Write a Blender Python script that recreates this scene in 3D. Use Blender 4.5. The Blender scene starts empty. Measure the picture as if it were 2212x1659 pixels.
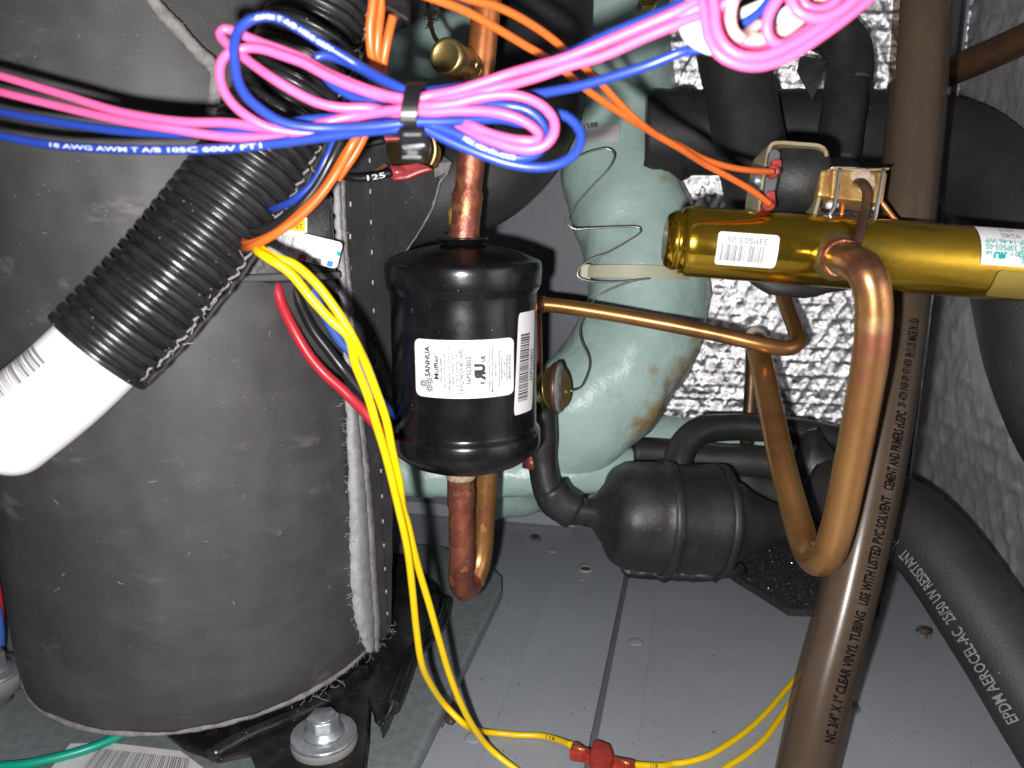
import bpy, bmesh, math, random
import numpy as np
from mathutils import Vector, Matrix, noise

random.seed(7)
SC = bpy.context.scene
COL = SC.collection

# ------------------------------------------------------------------ camera
FPX = 1671.0                       # focal length for a 2212 px wide picture
PITCH = math.radians(13.0)
CAMZ = 0.265
CAM = Vector((0, 0, CAMZ))
FWD = Vector((0, math.cos(PITCH), -math.sin(PITCH)))
UPV = Vector((0, math.sin(PITCH), math.cos(PITCH)))
cd = bpy.data.cameras.new('camera')
cd.sensor_width = 36.0
cd.lens = 36.0 * FPX / 2212.0
cd.clip_start = 0.01
cd.clip_end = 20
cd.dof.use_dof = True
cd.dof.focus_distance = 0.40
cd.dof.aperture_fstop = 15.0
cam = bpy.data.objects.new('camera', cd)
cam.location = CAM
cam.rotation_euler = (math.pi / 2 - PITCH, 0, 0)
COL.objects.link(cam)
SC.camera = cam

# ------------------------------------------------------------------ light
w = bpy.data.worlds.new('World'); SC.world = w; w.use_nodes = True
bg = w.node_tree.nodes['Background']
bg.inputs[0].default_value = (0.9, 0.95, 1.0, 1); bg.inputs[1].default_value = 0.055
ld = bpy.data.lights.new('flash', 'POINT')      # the phone's flash beside the lens
ld.energy = 8.6; ld.color = (1.0, 0.97, 0.96); ld.shadow_soft_size = 0.0035
lo = bpy.data.objects.new('flash', ld)
lo.location = (-0.016, 0.0, CAMZ - 0.013)
COL.objects.link(lo)
vs = SC.view_settings
vs.view_transform = 'Standard'; vs.look = 'None'; vs.exposure = 0.0; vs.gamma = 1.0
vs.use_curve_mapping = False
SC.cycles.use_denoising = True
SC.cycles.max_bounces = 8
SC.cycles.caustics_reflective = False
SC.cycles.caustics_refractive = False
SC.cycles.sample_clamp_indirect = 4.0

# ------------------------------------------------------------------ geometry helpers
def ray(x, y):
    u = (x - 1106) / FPX; v = (829.5 - y) / FPX
    return Vector((u, 0, 0)) + FWD + UPV * v
def P(x, y, d):                    # point at depth d (m) in front of the lens
    return CAM + ray(x, y) * d
def FZ(x, y, z=0.0):               # point on the horizontal plane z
    r = ray(x, y); return CAM + r * ((z - CAMZ) / r.z)
def PH(x, y, dh):                  # point at horizontal distance dh
    r = ray(x, y); return CAM + r * (dh / math.hypot(r.x, r.y))
def hit_plane(x, y, p0, n):
    r = ray(x, y); return CAM + r * ((p0 - CAM).dot(n) / r.dot(n))
def T(i, j):                       # thirds of the picture, enlarged three times
    return lambda zx, zy: (737.33 * i + zx / 3.0, 553.0 * j + zy / 3.0)
T00, T10, T20 = T(0, 0), T(1, 0), T(2, 0)
T01, T11, T21 = T(0, 1), T(1, 1), T(2, 1)
T02, T12, T22 = T(0, 2), T(1, 2), T(2, 2)
def ZA(zx, zy): return (438.9 + zx * .1984, zy * .1984)
def ZB(zx, zy): return (822.9 + zx * .1984, 109.7 + zy * .1984)
def ZC(zx, zy): return (1426.4 + zx * .1984, zy * .1984)
def ZT(f, pts, d=None):
    out = []
    for p in pts:
        a = f(p[0], p[1])
        out.append(a + ((p[2],) if len(p) > 2 else ()))
    if d is not None and out and len(out[0]) == 2: out[0] = out[0] + (d,)
    return out

def fill_depth(pts):
    n = len(pts); d = [p[2] if len(p) > 2 else None for p in pts]
    idx = [i for i in range(n) if d[i] is not None]
    for i in range(n):
        if d[i] is None:
            a = [k for k in idx if k < i]; b = [k for k in idx if k > i]
            if a and b:
                k0, k1 = a[-1], b[0]
                L = [math.dist(pts[k][:2], pts[k + 1][:2]) for k in range(k0, k1)]
                t = sum(L[:i - k0]) / max(1e-9, sum(L))
                d[i] = d[k0] + (d[k1] - d[k0]) * t
            else:
                d[i] = d[a[-1]] if a else d[b[0]]
    return [P(p[0], p[1], d[i]) for i, p in enumerate(pts)]

def spline(pts, step=0.002, closed=False):
    pts = [Vector(p) for p in pts]
    n = len(pts)
    if n == 2 and not closed:
        m = max(2, int((pts[1] - pts[0]).length / step))
        return [pts[0].lerp(pts[1], i / m) for i in range(m + 1)]
    out = []
    rng = range(n) if closed else range(n - 1)
    for i in rng:
        p1, p2 = pts[i], pts[(i + 1) % n]
        p0 = pts[(i - 1) % n] if (closed or i > 0) else p1 + (p1 - p2)
        p3 = pts[(i + 2) % n] if (closed or i < n - 2) else p2 + (p2 - p1)
        t0 = 0; t1 = t0 + max(1e-6, (p1 - p0).length) ** .5
        t2 = t1 + max(1e-6, (p2 - p1).length) ** .5; t3 = t2 + max(1e-6, (p3 - p2).length) ** .5
        m = max(2, int((p2 - p1).length / step + .5))
        for k in range(m):
            t = t1 + (t2 - t1) * k / m
            a1 = p0 * ((t1 - t) / (t1 - t0)) + p1 * ((t - t0) / (t1 - t0))
            a2 = p1 * ((t2 - t) / (t2 - t1)) + p2 * ((t - t1) / (t2 - t1))
            a3 = p2 * ((t3 - t) / (t3 - t2)) + p3 * ((t - t2) / (t3 - t2))
            b1 = a1 * ((t2 - t) / (t2 - t0)) + a2 * ((t - t0) / (t2 - t0))
            b2 = a2 * ((t3 - t) / (t3 - t1)) + a3 * ((t - t1) / (t3 - t1))
            out.append(b1 * ((t2 - t) / (t2 - t1)) + b2 * ((t - t1) / (t2 - t1)))
    if not closed: out.append(pts[-1].copy())
    return out

class MB:
    def __init__(s): s.v = []; s.f = []; s.sm = []
    def add(s, v, f, smooth=True):
        o = len(s.v); s.v += [Vector(q) for q in v]
        s.f += [tuple(i + o for i in q) for q in f]; s.sm += [smooth] * len(f); return s
    def tube(s, path, r, seg=12, closed=False, cap=True, squash=None):
        n = len(path)
        T_ = []
        for i in range(n):
            a = path[(i - 1) % n] if closed or i > 0 else path[i]
            b = path[(i + 1) % n] if closed or i < n - 1 else path[i]
            t = (b - a); T_.append(t.normalized() if t.length > 1e-9 else Vector((0, 0, 1)))
        up = Vector((0, 0, 1)) if abs(T_[0].z) < .9 else Vector((1, 0, 0))
        N = (up - T_[0] * up.dot(T_[0])).normalized()
        v = []
        L = [0]
        for i in range(1, n): L.append(L[-1] + (path[i] - path[i - 1]).length)
        for i in range(n):
            N = (N - T_[i] * N.dot(T_[i])).normalized(); B = T_[i].cross(N)
            rr = r(L[i], L[-1]) if callable(r) else (r[i] if isinstance(r, (list, tuple)) else r)
            for k in range(seg):
                a = 2 * math.pi * k / seg
                v.append(path[i] + N * (math.cos(a) * rr) + B * (math.sin(a) * rr))
        f = []
        for i in range(n if closed else n - 1):
            for k in range(seg):
                a = i * seg + k; b = i * seg + (k + 1) % seg
                j = ((i + 1) % n) * seg
                f.append((a, b, j + (k + 1) % seg, j + k))
        s.add(v, f)
        if cap and not closed:
            o = len(s.v) - len(v)
            s.f.append(tuple(o + k for k in reversed(range(seg)))); s.sm.append(False)
            s.f.append(tuple(o + (n - 1) * seg + k for k in range(seg))); s.sm.append(False)
        return s
    def lathe(s, base, axis, prof, seg=32, smooth=True, caps=True):
        axis = axis.normalized()
        e = Vector((0, 0, 1)) if abs(axis.z) < .9 else Vector((1, 0, 0))
        X = (e - axis * e.dot(axis)).normalized(); Y = axis.cross(X)
        v = []; f = []
        for (h, r) in prof:
            for k in range(seg):
                a = 2 * math.pi * k / seg
                v.append(base + axis * h + (X * math.cos(a) + Y * math.sin(a)) * max(r, 1e-5))
        for i in range(len(prof) - 1):
            for k in range(seg):
                f.append((i * seg + k, i * seg + (k + 1) % seg, (i + 1) * seg + (k + 1) % seg, (i + 1) * seg + k))
        o = len(s.v); s.add(v, f, smooth)
        if caps:
            s.f.append(tuple(o + k for k in reversed(range(seg)))); s.sm.append(False)
            s.f.append(tuple(o + (len(prof) - 1) * seg + k for k in range(seg))); s.sm.append(False)
        return s
    def box(s, c, ax, ay, az):       # centre and three half-axes
        v = [c + ax * i + ay * j + az * k for i in (-1, 1) for j in (-1, 1) for k in (-1, 1)]
        return s.add(v, [(0, 1, 3, 2), (4, 6, 7, 5), (0, 4, 5, 1), (2, 3, 7, 6), (0, 2, 6, 4), (1, 5, 7, 3)], False)
    def prism(s, poly, off, smooth=False):
        n = len(poly); v = [Vector(p) for p in poly] + [Vector(p) + off for p in poly]
        f = [tuple(range(n)), tuple(reversed(range(n, 2 * n)))]
        f += [(i, i + n, (i + 1) % n + n, (i + 1) % n) for i in range(n)]
        return s.add(v, f, smooth)
    def jitter(s, amp, scale, seed=0.0):
        for q in s.v:
            d = noise.noise_vector(q * scale + Vector((seed, seed * 2, 0)))
            q += d * amp
        return s

def new_obj(name, mb, mat, parent=None, bevel=0.0, fixn=True, auto=None):
    o_ = sum(mb.v, Vector()) / max(1, len(mb.v))
    me = bpy.data.meshes.new(name)
    me.from_pydata([q - o_ for q in mb.v], [], mb.f)
    me.polygons.foreach_set('use_smooth', mb.sm)
    if fixn:
        bm = bmesh.new(); bm.from_mesh(me); bmesh.ops.recalc_face_normals(bm, faces=bm.faces); bm.to_mesh(me); bm.free()
    me.update()
    if mat: me.materials.append(mat)
    ob = bpy.data.objects.new(name, me); COL.objects.link(ob)
    ob.location = o_
    if parent is not None:
        ob.parent = parent; ob.location = o_ - WLOC[parent.name]
    WLOC[ob.name] = o_
    if bevel:
        m = ob.modifiers.new('bevel', 'BEVEL'); m.width = bevel; m.segments = 2; m.limit_method = 'ANGLE'
        m.angle_limit = math.radians(40)
    return ob
WLOC = {}
def tag(o, label, cat, group=None):
    o['label'] = label; o['category'] = cat
    if group: o['group'] = group
    return o
def thing(name, loc, label, cat, group=None):
    e = bpy.data.objects.new(name, None); COL.objects.link(e)
    e.location = loc; e.empty_display_size = .01; WLOC[e.name] = Vector(loc)
    return tag(e, label, cat, group)
def struct(o): o['kind'] = 'structure'; return o

# ------------------------------------------------------------------ materials
def mat(name, col, rough=.5, metal=0.0, col2=None, cscale=60, cramp=(.4, .65), bump=0.0, bscale=300, spec=.5,
        col3=None, c3scale=15, c3ramp=(.6, .68), coat=0.0, rvar=0.0, stretch=None, specks=None):
    m = bpy.data.materials.new(name); m.use_nodes = True
    nt = m.node_tree; N = nt.nodes; Lk = nt.links
    b = N['Principled BSDF']
    b.inputs['Roughness'].default_value = rough; b.inputs['Metallic'].default_value = metal
    b.inputs['Specular IOR Level'].default_value = spec
    if coat: b.inputs['Coat Weight'].default_value = coat; b.inputs['Coat Roughness'].default_value = .08
    b.inputs['Base Color'].default_value = (*col, 1)
    tc = N.new('ShaderNodeTexCoord'); src = tc.outputs['Object']
    if stretch:
        mp = N.new('ShaderNodeMapping'); mp.inputs['Scale'].default_value = stretch
        Lk.new(src, mp.inputs['Vector']); src2 = mp.outputs['Vector']
    else: src2 = src
    cur = None
    def nz(scale, detail=5, s=src):
        n = N.new('ShaderNodeTexNoise'); n.inputs['Scale'].default_value = scale; n.inputs['Detail'].default_value = detail
        n.inputs['Roughness'].default_value = .65
        Lk.new(s, n.inputs['Vector']); return n
    def mix(a, bcol, fac):
        x = N.new('ShaderNodeMix'); x.data_type = 'RGBA'
        if a is None: x.inputs[6].default_value = (*col, 1)
        else: Lk.new(a, x.inputs[6])
        x.inputs[7].default_value = (*bcol, 1); Lk.new(fac, x.inputs[0]); return x.outputs[2]
    def ramp(s, lo, hi):
        r = N.new('ShaderNodeMapRange'); r.inputs[1].default_value = lo; r.inputs[2].default_value = hi
        r.interpolation_type = 'SMOOTHSTEP'
        Lk.new(s, r.inputs[0]); return r.outputs[0]
    if col2:
        cur = mix(cur, col2, ramp(nz(cscale, s=src2).outputs[0], *cramp))
    if col3:
        cur = mix(cur, col3, ramp(nz(c3scale, 6, s=src2).outputs[0], *c3ramp))
    if specks:                       # (colour, scale, threshold) small dots of dust
        v = N.new('ShaderNodeTexVoronoi'); v.inputs['Scale'].default_value = specks[1]; Lk.new(src, v.inputs['Vector'])
        n = nz(specks[1] * .35, 2)
        mth = N.new('ShaderNodeMath'); mth.operation = 'ADD'
        r1 = ramp(v.outputs['Distance'], specks[2], specks[2] * .5)
        r2 = ramp(n.outputs[0], .56, .62)
        mm = N.new('ShaderNodeMath'); mm.operation = 'MULTIPLY'; Lk.new(r1, mm.inputs[0]); Lk.new(r2, mm.inputs[1])
        cur = mix(cur, specks[0], mm.outputs[0])
    if cur is not None: Lk.new(cur, b.inputs['Base Color'])
    if rvar:
        r = N.new('ShaderNodeMapRange'); r.inputs[3].default_value = max(.02, rough - rvar); r.inputs[4].default_value = rough + rvar
        Lk.new(nz(90, 4).outputs[0], r.inputs[0]); r.inputs[1].default_value = .3; r.inputs[2].default_value = .7
        Lk.new(r.outputs[0], b.inputs['Roughness'])
    if bump:
        bp = N.new('ShaderNodeBump'); bp.inputs['Strength'].default_value = bump; bp.inputs['Distance'].default_value = .001
        Lk.new(nz(bscale, 6, s=src2).outputs[0], bp.inputs['Height']); Lk.new(bp.outputs[0], b.inputs['Normal'])
    return m

M = {}
M['jacket'] = mat('jacket_rubber', (.044, .042, .043), .58, col2=(.060, .057, .058), cscale=22, bump=.16, bscale=900,
                  col3=(.115, .11, .11), c3scale=30, c3ramp=(.60, .75), stretch=(1, 1, 2.0), specks=((.26, .25, .25), 420, .11))
M['jacket_dark'] = mat('jacket_inner', (.042, .040, .041), .66, col2=(.062, .059, .060), cscale=40, bump=.4, bscale=700, specks=((.3, .29, .28), 240, .15))
M['felt'] = mat('felt_edge', (.46, .46, .48), .95, col2=(.36, .36, .37), cscale=180, bump=.9, bscale=900, spec=.1)
M['felt_dark'] = mat('cut_edge', (.26, .25, .24), .9, col2=(.17, .165, .16), cscale=200, bump=.6, bscale=900, spec=.1)
M['fibre'] = mat('loose_fibre', (.6, .6, .62), .9, spec=.2)
M['stitch_and_shade'] = mat('black_thread_and_shade', (.01, .01, .01), .7)
M['knot'] = mat('grey_knot', (.4, .39, .39), .8)
M['loom'] = mat('loom_plastic', (.011, .011, .012), .3, col2=(.018, .018, .019), cscale=150, bump=.12, bscale=350, rvar=.08, specks=((.3, .28, .26), 380, .13))
M['muffler'] = mat('black_enamel', (.0045, .0045, .0055), .22, col2=(.009, .009, .010), cscale=80, bump=.05, bscale=120, rvar=.05, specks=((.22, .21, .21), 330, .12))
M['black_paint'] = mat('black_paint', (.008, .008, .008), .25, col2=(.02, .019, .018), cscale=120, rvar=.08, specks=((.4, .39, .37), 420, .13), bump=.1, bscale=200)
M['foam'] = mat('pipe_foam', (.021, .02, .02), .55, col2=(.031, .029, .029), cscale=30, bump=.3, bscale=700, specks=((.2, .19, .18), 230, .11), col3=(.05, .046, .045), c3scale=22, c3ramp=(.66, .78))
M['tape'] = mat('foam_tape', (.021, .020, .020), .42, col2=(.034, .032, .032), cscale=40, bump=.3, bscale=260, rvar=.08, specks=((.2, .18, .16), 300, .12))
M['copper'] = mat('copper_heat', (.55, .22, .085), .36, .72, col2=(.36, .10, .06), cscale=55, cramp=(.38, .6), col3=(.60, .30, .09), c3scale=30, c3ramp=(.54, .64), bump=.12, bscale=300, rvar=.1)
M['copper_burnt'] = mat('copper_burnt', (.38, .125, .07), .36, .7, col2=(.20, .062, .055), cscale=70, cramp=(.4, .58), col3=(.50, .22, .075), c3scale=70, c3ramp=(.52, .62), bump=.35, bscale=420, rvar=.12)
M['copper_brown'] = mat('copper_brown', (.44, .22, .075), .34, .75, col2=(.34, .16, .055), cscale=28, cramp=(.42, .6), col3=(.25, .11, .06), c3scale=16, c3ramp=(.58, .66), bump=.06, bscale=260, rvar=.05)
M['copper_dull'] = mat('copper_dull', (.16, .085, .045), .42, .7, col2=(.09, .05, .035), cscale=40, bump=.1, bscale=300)
M['copper_bright'] = mat('copper_bright', (.72, .27, .1), .34, .75, col2=(.62, .2, .07), cscale=35, cramp=(.4, .6), col3=(.5, .13, .1), c3scale=60, c3ramp=(.6, .68), bump=.08, bscale=300)
M['brass'] = mat('brass_lacquer', (.76, .48, .045), .15, .97, col2=(.62, .39, .04), cscale=45, cramp=(.42, .62), bump=.07, bscale=210, rvar=.06, col3=(.42, .32, .05), c3scale=24, c3ramp=(.6, .7), stretch=(.5, 1, 1))
M['brass_plain'] = mat('brass_plain', (.50, .38, .15), .33, .9, col2=(.36, .27, .1), cscale=90, bump=.08, bscale=300, rvar=.08)
M['brass_block'] = mat('brass_block', (.56, .36, .12), .42, .7, col2=(.45, .22, .08), cscale=120, cramp=(.42, .6), bump=.3, bscale=500)
M['flux'] = mat('flux_residue', (.44, .38, .29), .8, col2=(.34, .22, .12), cscale=500, bump=.8, bscale=900)
M['green_paint'] = mat('green_coil_paint', (.44, .60, .555), .27, col2=(.40, .55, .51), cscale=14, bump=.9, bscale=110, rvar=.1, col3=(.36, .52, .5), c3scale=35)
M['rust'] = mat('rust_stain', (.30, .16, .035), .6, col2=(.40, .29, .12), cscale=70, bump=.3, bscale=200)
M['grey_paint'] = mat('grey_floor_paint', (.298, .318, .348), .46, col2=(.275, .295, .322), cscale=9, bump=.22, bscale=420, rvar=.05, specks=((.08, .075, .075), 170, .11), col3=(.322, .343, .375), c3scale=30, c3ramp=(.55, .75))
M['grey_panel'] = mat('grey_panel_paint', (.155, .155, .175), .5, col2=(.13, .13, .15), cscale=9, bump=.15, bscale=400, specks=((.35, .34, .34), 130, .1))
M['dark_gap'] = mat('dark_gap', (.02, .02, .02), .8)
M['galv'] = mat('galvanised', (.25, .28, .29), .5, .35, col2=(.20, .23, .24), cscale=180, cramp=(.42, .58), bump=.18, bscale=300, rvar=.08, specks=((.05, .05, .05), 200, .1))
M['zinc'] = mat('zinc_bolt', (.52, .56, .60), .3, .75, col2=(.40, .43, .46), cscale=200, bump=.15, bscale=500, rvar=.08)
M['steel'] = mat('steel_wire', (.5, .48, .45), .28, .9)
M['bracket'] = mat('yellow_zinc', (.58, .50, .34), .34, .6, col2=(.5, .36, .14), cscale=120, cramp=(.45, .6), bump=.1, bscale=500)
M['rubber'] = mat('grey_rubber', (.19, .185, .18), .75, bump=.3, bscale=500)
M['coil_black'] = mat('coil_moulding', (.013, .0135, .014), .5, col2=(.021, .021, .021), cscale=200, bump=.35, bscale=900)
M['grey_plastic'] = mat('grey_plastic', (.10, .10, .105), .5, bump=.3, bscale=700)
M['vinyl'] = mat('smoky_vinyl', (.17, .127, .095), .6, col2=(.26, .205, .16), cscale=30, cramp=(.45, .62), bump=.05, bscale=90, rvar=.06, spec=.35, col3=(.11, .083, .063), c3scale=9, c3ramp=(.5, .62), stretch=(1, 1, .4))
M['pink'] = mat('pink_pvc', (.76, .112, .295), .36, spec=.45)
M['pale_pink'] = mat('pale_pink_pvc', (.80, .45, .42), .36)
M['white_pvc'] = mat('white_pvc', (.74, .78, .85), .36)
M['blue'] = mat('blue_pvc', (.016, .045, .29), .34, spec=.5)
M['orange'] = mat('orange_pvc', (.62, .12, .018), .36)
M['yellow'] = mat('yellow_pvc', (.78, .52, .002), .36)
M['red_wire'] = mat('red_pvc', (.45, .022, .035), .36)
M['blue_wire'] = mat('mid_blue_pvc', (.05, .12, .42), .36)
M['black_wire'] = mat('black_pvc', (.012, .012, .013), .32)
M['green_wire'] = mat('green_pvc', (.0, .28, .19), .36)
M['red_nylon'] = mat('red_nylon', (.36, .035, .022), .3, col2=(.26, .02, .016), cscale=140, bump=.05, bscale=200)
M['crimp_red'] = mat('crimp_red', (.38, .05, .05), .3, col2=(.26, .03, .035), cscale=200)
M['nylon_black'] = mat('nylon_black', (.008, .008, .009), .28)
M['nylon_cream'] = mat('nylon_cream', (.55, .54, .40), .4)
M['paper'] = mat('label_paper', (.80, .79, .79), .45, col2=(.76, .75, .75), cscale=60)
M['paper_dirty'] = mat('label_paper_dusty', (.62, .61, .60), .5, col2=(.52, .51, .5), cscale=60)
M['ink'] = mat('black_ink', (.02, .02, .02), .55)
M['ink_hose'] = mat('hose_ink', (.006, .005, .005), .8, spec=.05)
M['ink_grey'] = mat('grey_ink', (.17, .17, .18), .6)
M['ink_teal'] = mat('teal_ink', (.0, .36, .33), .55)
M['ink_white'] = mat('white_ink', (.55, .6, .72), .6)
M['ink_palegrey'] = mat('pale_grey_ink', (.22, .235, .26), .7)
M['ink_yellow'] = mat('yellow_ink', (.82, .50, .0), .5)
M['ink_red'] = mat('red_ink', (.60, .06, .09), .5)
M['ink_blue'] = mat('blue_ink', (.03, .20, .60), .5)
M['bakelite'] = mat('amber_bakelite', (.028, .018, .008), .14, coat=.5)
M['grit'] = mat('grit_pad', (.018, .017, .017), .75, col2=(.04, .038, .037), cscale=500, cramp=(.45, .55), bump=1.0, bscale=750)
M['sparkle'] = mat('grit_glint', (.75, .75, .78), .2, .9)
M['bug'] = mat('dead_insect', (.07, .045, .03), .6, col2=(.03, .02, .014), cscale=800)
M['tag_face'] = mat('tag_face', (.34, .34, .34), .5, col2=(.22, .22, .22), cscale=250, cramp=(.5, .54))
M['tag_rim'] = mat('tag_rim', (.12, .07, .045), .4, .5)
M['flashing'] = mat('corner_strip', (.22, .25, .29), .3, .4, bump=.1, bscale=100)
M['muffler_print'] = M['ink']
M['clear_gold'] = mat('gold_tape', (.42, .32, .07), .4, .55, col2=(.36, .25, .05), cscale=50, bump=.15, bscale=200)

def clear_wall(name, col, tint, fac):
    m = mat(name, col, .24, spec=.45, bump=.05, bscale=60)
    nt = m.node_tree; N = nt.nodes; Lk = nt.links; out = N['Material Output']
    t = N.new('ShaderNodeBsdfTransparent'); t.inputs[0].default_value = (*tint, 1)
    mx = N.new('ShaderNodeMixShader'); mx.inputs[0].default_value = fac
    Lk.new(t.outputs[0], mx.inputs[1]); Lk.new(N['Principled BSDF'].outputs[0], mx.inputs[2]); Lk.new(mx.outputs[0], out.inputs[0])
    return m
M['vinyl_wall'] = clear_wall('vinyl_wall', (.075, .055, .04), (.80, .72, .64), .5)
def foil_material(name, colr, rough, grid, bumps, wr, metal=.95):
    m = bpy.data.materials.new(name); m.use_nodes = True
    nt = m.node_tree; N = nt.nodes; Lk = nt.links; b = N['Principled BSDF']
    b.inputs['Base Color'].default_value = (*colr, 1); b.inputs['Metallic'].default_value = metal
    b.inputs['Roughness'].default_value = rough
    tc = N.new('ShaderNodeTexCoord'); mp = N.new('ShaderNodeMapping'); Lk.new(tc.outputs['UV'], mp.inputs[0])
    v = N.new('ShaderNodeTexVoronoi'); v.inputs['Scale'].default_value = grid; v.feature = 'SMOOTH_F1'
    Lk.new(mp.outputs[0], v.inputs['Vector'])
    n = N.new('ShaderNodeTexNoise'); n.inputs['Scale'].default_value = grid * 1.6; n.inputs['Detail'].default_value = 6
    n.inputs['Roughness'].default_value = .7; n.inputs['Distortion'].default_value = .6
    mp2 = N.new('ShaderNodeMapping'); mp2.inputs['Scale'].default_value = wr
    Lk.new(tc.outputs['UV'], mp2.inputs[0]); Lk.new(mp2.outputs[0], n.inputs['Vector'])
    a = N.new('ShaderNodeMath'); a.operation = 'ADD'; Lk.new(v.outputs['Distance'], a.inputs[0]); Lk.new(n.outputs[0], a.inputs[1])
    bp = N.new('ShaderNodeBump'); bp.inputs['Strength'].default_value = bumps; bp.inputs['Distance'].default_value = .004
    Lk.new(a.outputs[0], bp.inputs['Height']); Lk.new(bp.outputs[0], b.inputs['Normal'])
    return m
M['foil'] = foil_material('foil_scrim', (.62, .62, .64), .27, 110, .3, (1, 1, 1), .92)
M['foil_dull'] = foil_material('foil_dull', (.62, .61, .63), .36, 45, .4, (1.6, .6, 1), .72)

# ------------------------------------------------------------------ text and print
def text2d(body, bold=0.0):
    cu = bpy.data.curves.new('t', 'FONT'); cu.body = body; cu.size = 1; cu.resolution_u = 2; cu.offset = bold
    ob = bpy.data.objects.new('t', cu)
    me = bpy.data.meshes.new_from_object(ob)
    bm = bmesh.new(); bm.from_mesh(me)          # slices, so that print follows round surfaces
    ys = [q.co.y for q in bm.verts]; y0, y1 = min(ys), max(ys)
    for k in range(1, 6):
        bmesh.ops.bisect_plane(bm, geom=bm.verts[:] + bm.edges[:] + bm.faces[:], plane_co=(0, y0 + (y1 - y0) * k / 6, 0), plane_no=(0, 1, 0))
    bm.to_mesh(me); bm.free()
    v = [(q.co.x, q.co.y) for q in me.vertices]; f = [tuple(p.vertices) for p in me.polygons]
    bpy.data.objects.remove(ob); bpy.data.curves.remove(cu); bpy.data.meshes.remove(me)
    return v, f
def norm2d(vf):
    v, f = vf
    xs = [q[0] for q in v]; ys = [q[1] for q in v]
    x0, x1, y0, y1 = min(xs), max(xs), min(ys), max(ys)
    return [((q[0] - x0) / (x1 - x0), (q[1] - y0) / (y1 - y0)) for q in v], f
class Print:
    def __init__(s): s.v = []; s.f = []
    def add(s, v, f): o = len(s.v); s.v += v; s.f += [tuple(i + o for i in q) for q in f]
    def text(s, body, p0, p1, h, bold=0.0, mirror=False):   # baseline p0->p1, cap height h (in the print's own units, left of the direction = up)
        v, f = norm2d(text2d(body, bold))
        dx, dy = p1[0] - p0[0], p1[1] - p0[1]; L = math.hypot(dx, dy); ux, uy = dx / L, dy / L
        if mirror: v = [(1 - a, b) for a, b in v]
        s.add([(p0[0] + ux * a * L + s.hand * (-uy) * b * h, p0[1] + uy * a * L + s.hand * ux * b * h) for a, b in v], f)
    hand = -1     # image coordinates (y down): 'up' is to the left of the direction
    def quad(s, a, b, c, d): s.add([a, b, c, d], [(0, 1, 2, 3)])
    def rect(s, x0, y0, x1, y1): s.quad((x0, y0), (x1, y0), (x1, y1), (x0, y1))
    def ring(s, x, y, r, wd, n=14):
        v = []; f = []
        for k in range(n):
            a = 2 * math.pi * k / n
            v += [(x + r * math.cos(a), y + r * math.sin(a)), (x + (r - wd) * math.cos(a), y + (r - wd) * math.sin(a))]
        for k in range(n): f.append((2 * k, 2 * k + 1, (2 * k + 3) % (2 * n), (2 * k + 2) % (2 * n)))
        s.add(v, f)
    def flower(s, x, y, r, wd):
        for k in range(5):
            a = 2 * math.pi * k / 5 + .3
            s.ring(x + math.cos(a) * r * .62, y + math.sin(a) * r * .62, r * .4, wd, 10)
    def bars(s, x0, y0, x1, y1, n, seed, along='x'):
        rd = random.Random(seed); t = 0; ws = []
        for k in range(n): ws.append((rd.choice((1, 1, 2, 3)), rd.choice((1, 1, 2))))
        tot = sum(a + b for a, b in ws)
        for a, b in ws:
            u0, u1 = t / tot, (t + a) / tot
            for q in range(6):
                if along == 'x': s.rect(x0 + (x1 - x0) * u0, y0 + (y1 - y0) * q / 6, x0 + (x1 - x0) * u1, y0 + (y1 - y0) * (q + 1) / 6)
                else: s.rect(x0 + (x1 - x0) * q / 6, y0 + (y1 - y0) * u0, x0 + (x1 - x0) * (q + 1) / 6, y0 + (y1 - y0) * u1)
            t += a + b
    def build(s, name, m, parent, mp):
        mb = MB(); mb.add([mp(*q) for q in s.v], s.f, False)
        return new_obj(name, mb, m, parent, fixn=False)
def sheet(x0, y0, x1, y1, r, mp, nx=24, ny=4):
    mb = MB(); v = []; f = []
    xs = sorted(set([x0 + (x1 - x0) * i / nx for i in range(nx + 1)] +
                    [x0 + r * (1 - math.cos(a * math.pi / 12)) for a in range(7)] + [x1 - r * (1 - math.cos(a * math.pi / 12)) for a in range(7)]))
    for x in xs:
        e = 0
        dx = min(x - x0, x1 - x)
        if dx < r: e = r - math.sqrt(max(0, r * r - (r - dx) ** 2))
        for j in range(ny + 1):
            y = (y0 + e) + ((y1 - e) - (y0 + e)) * j / ny
            v.append(mp(x, y))
    for i in range(len(xs) - 1):
        for j in range(ny):
            a = i * (ny + 1) + j; f.append((a, a + 1, a + ny + 2, a + ny + 1))
    mb.add(v, f); return mb

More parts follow.
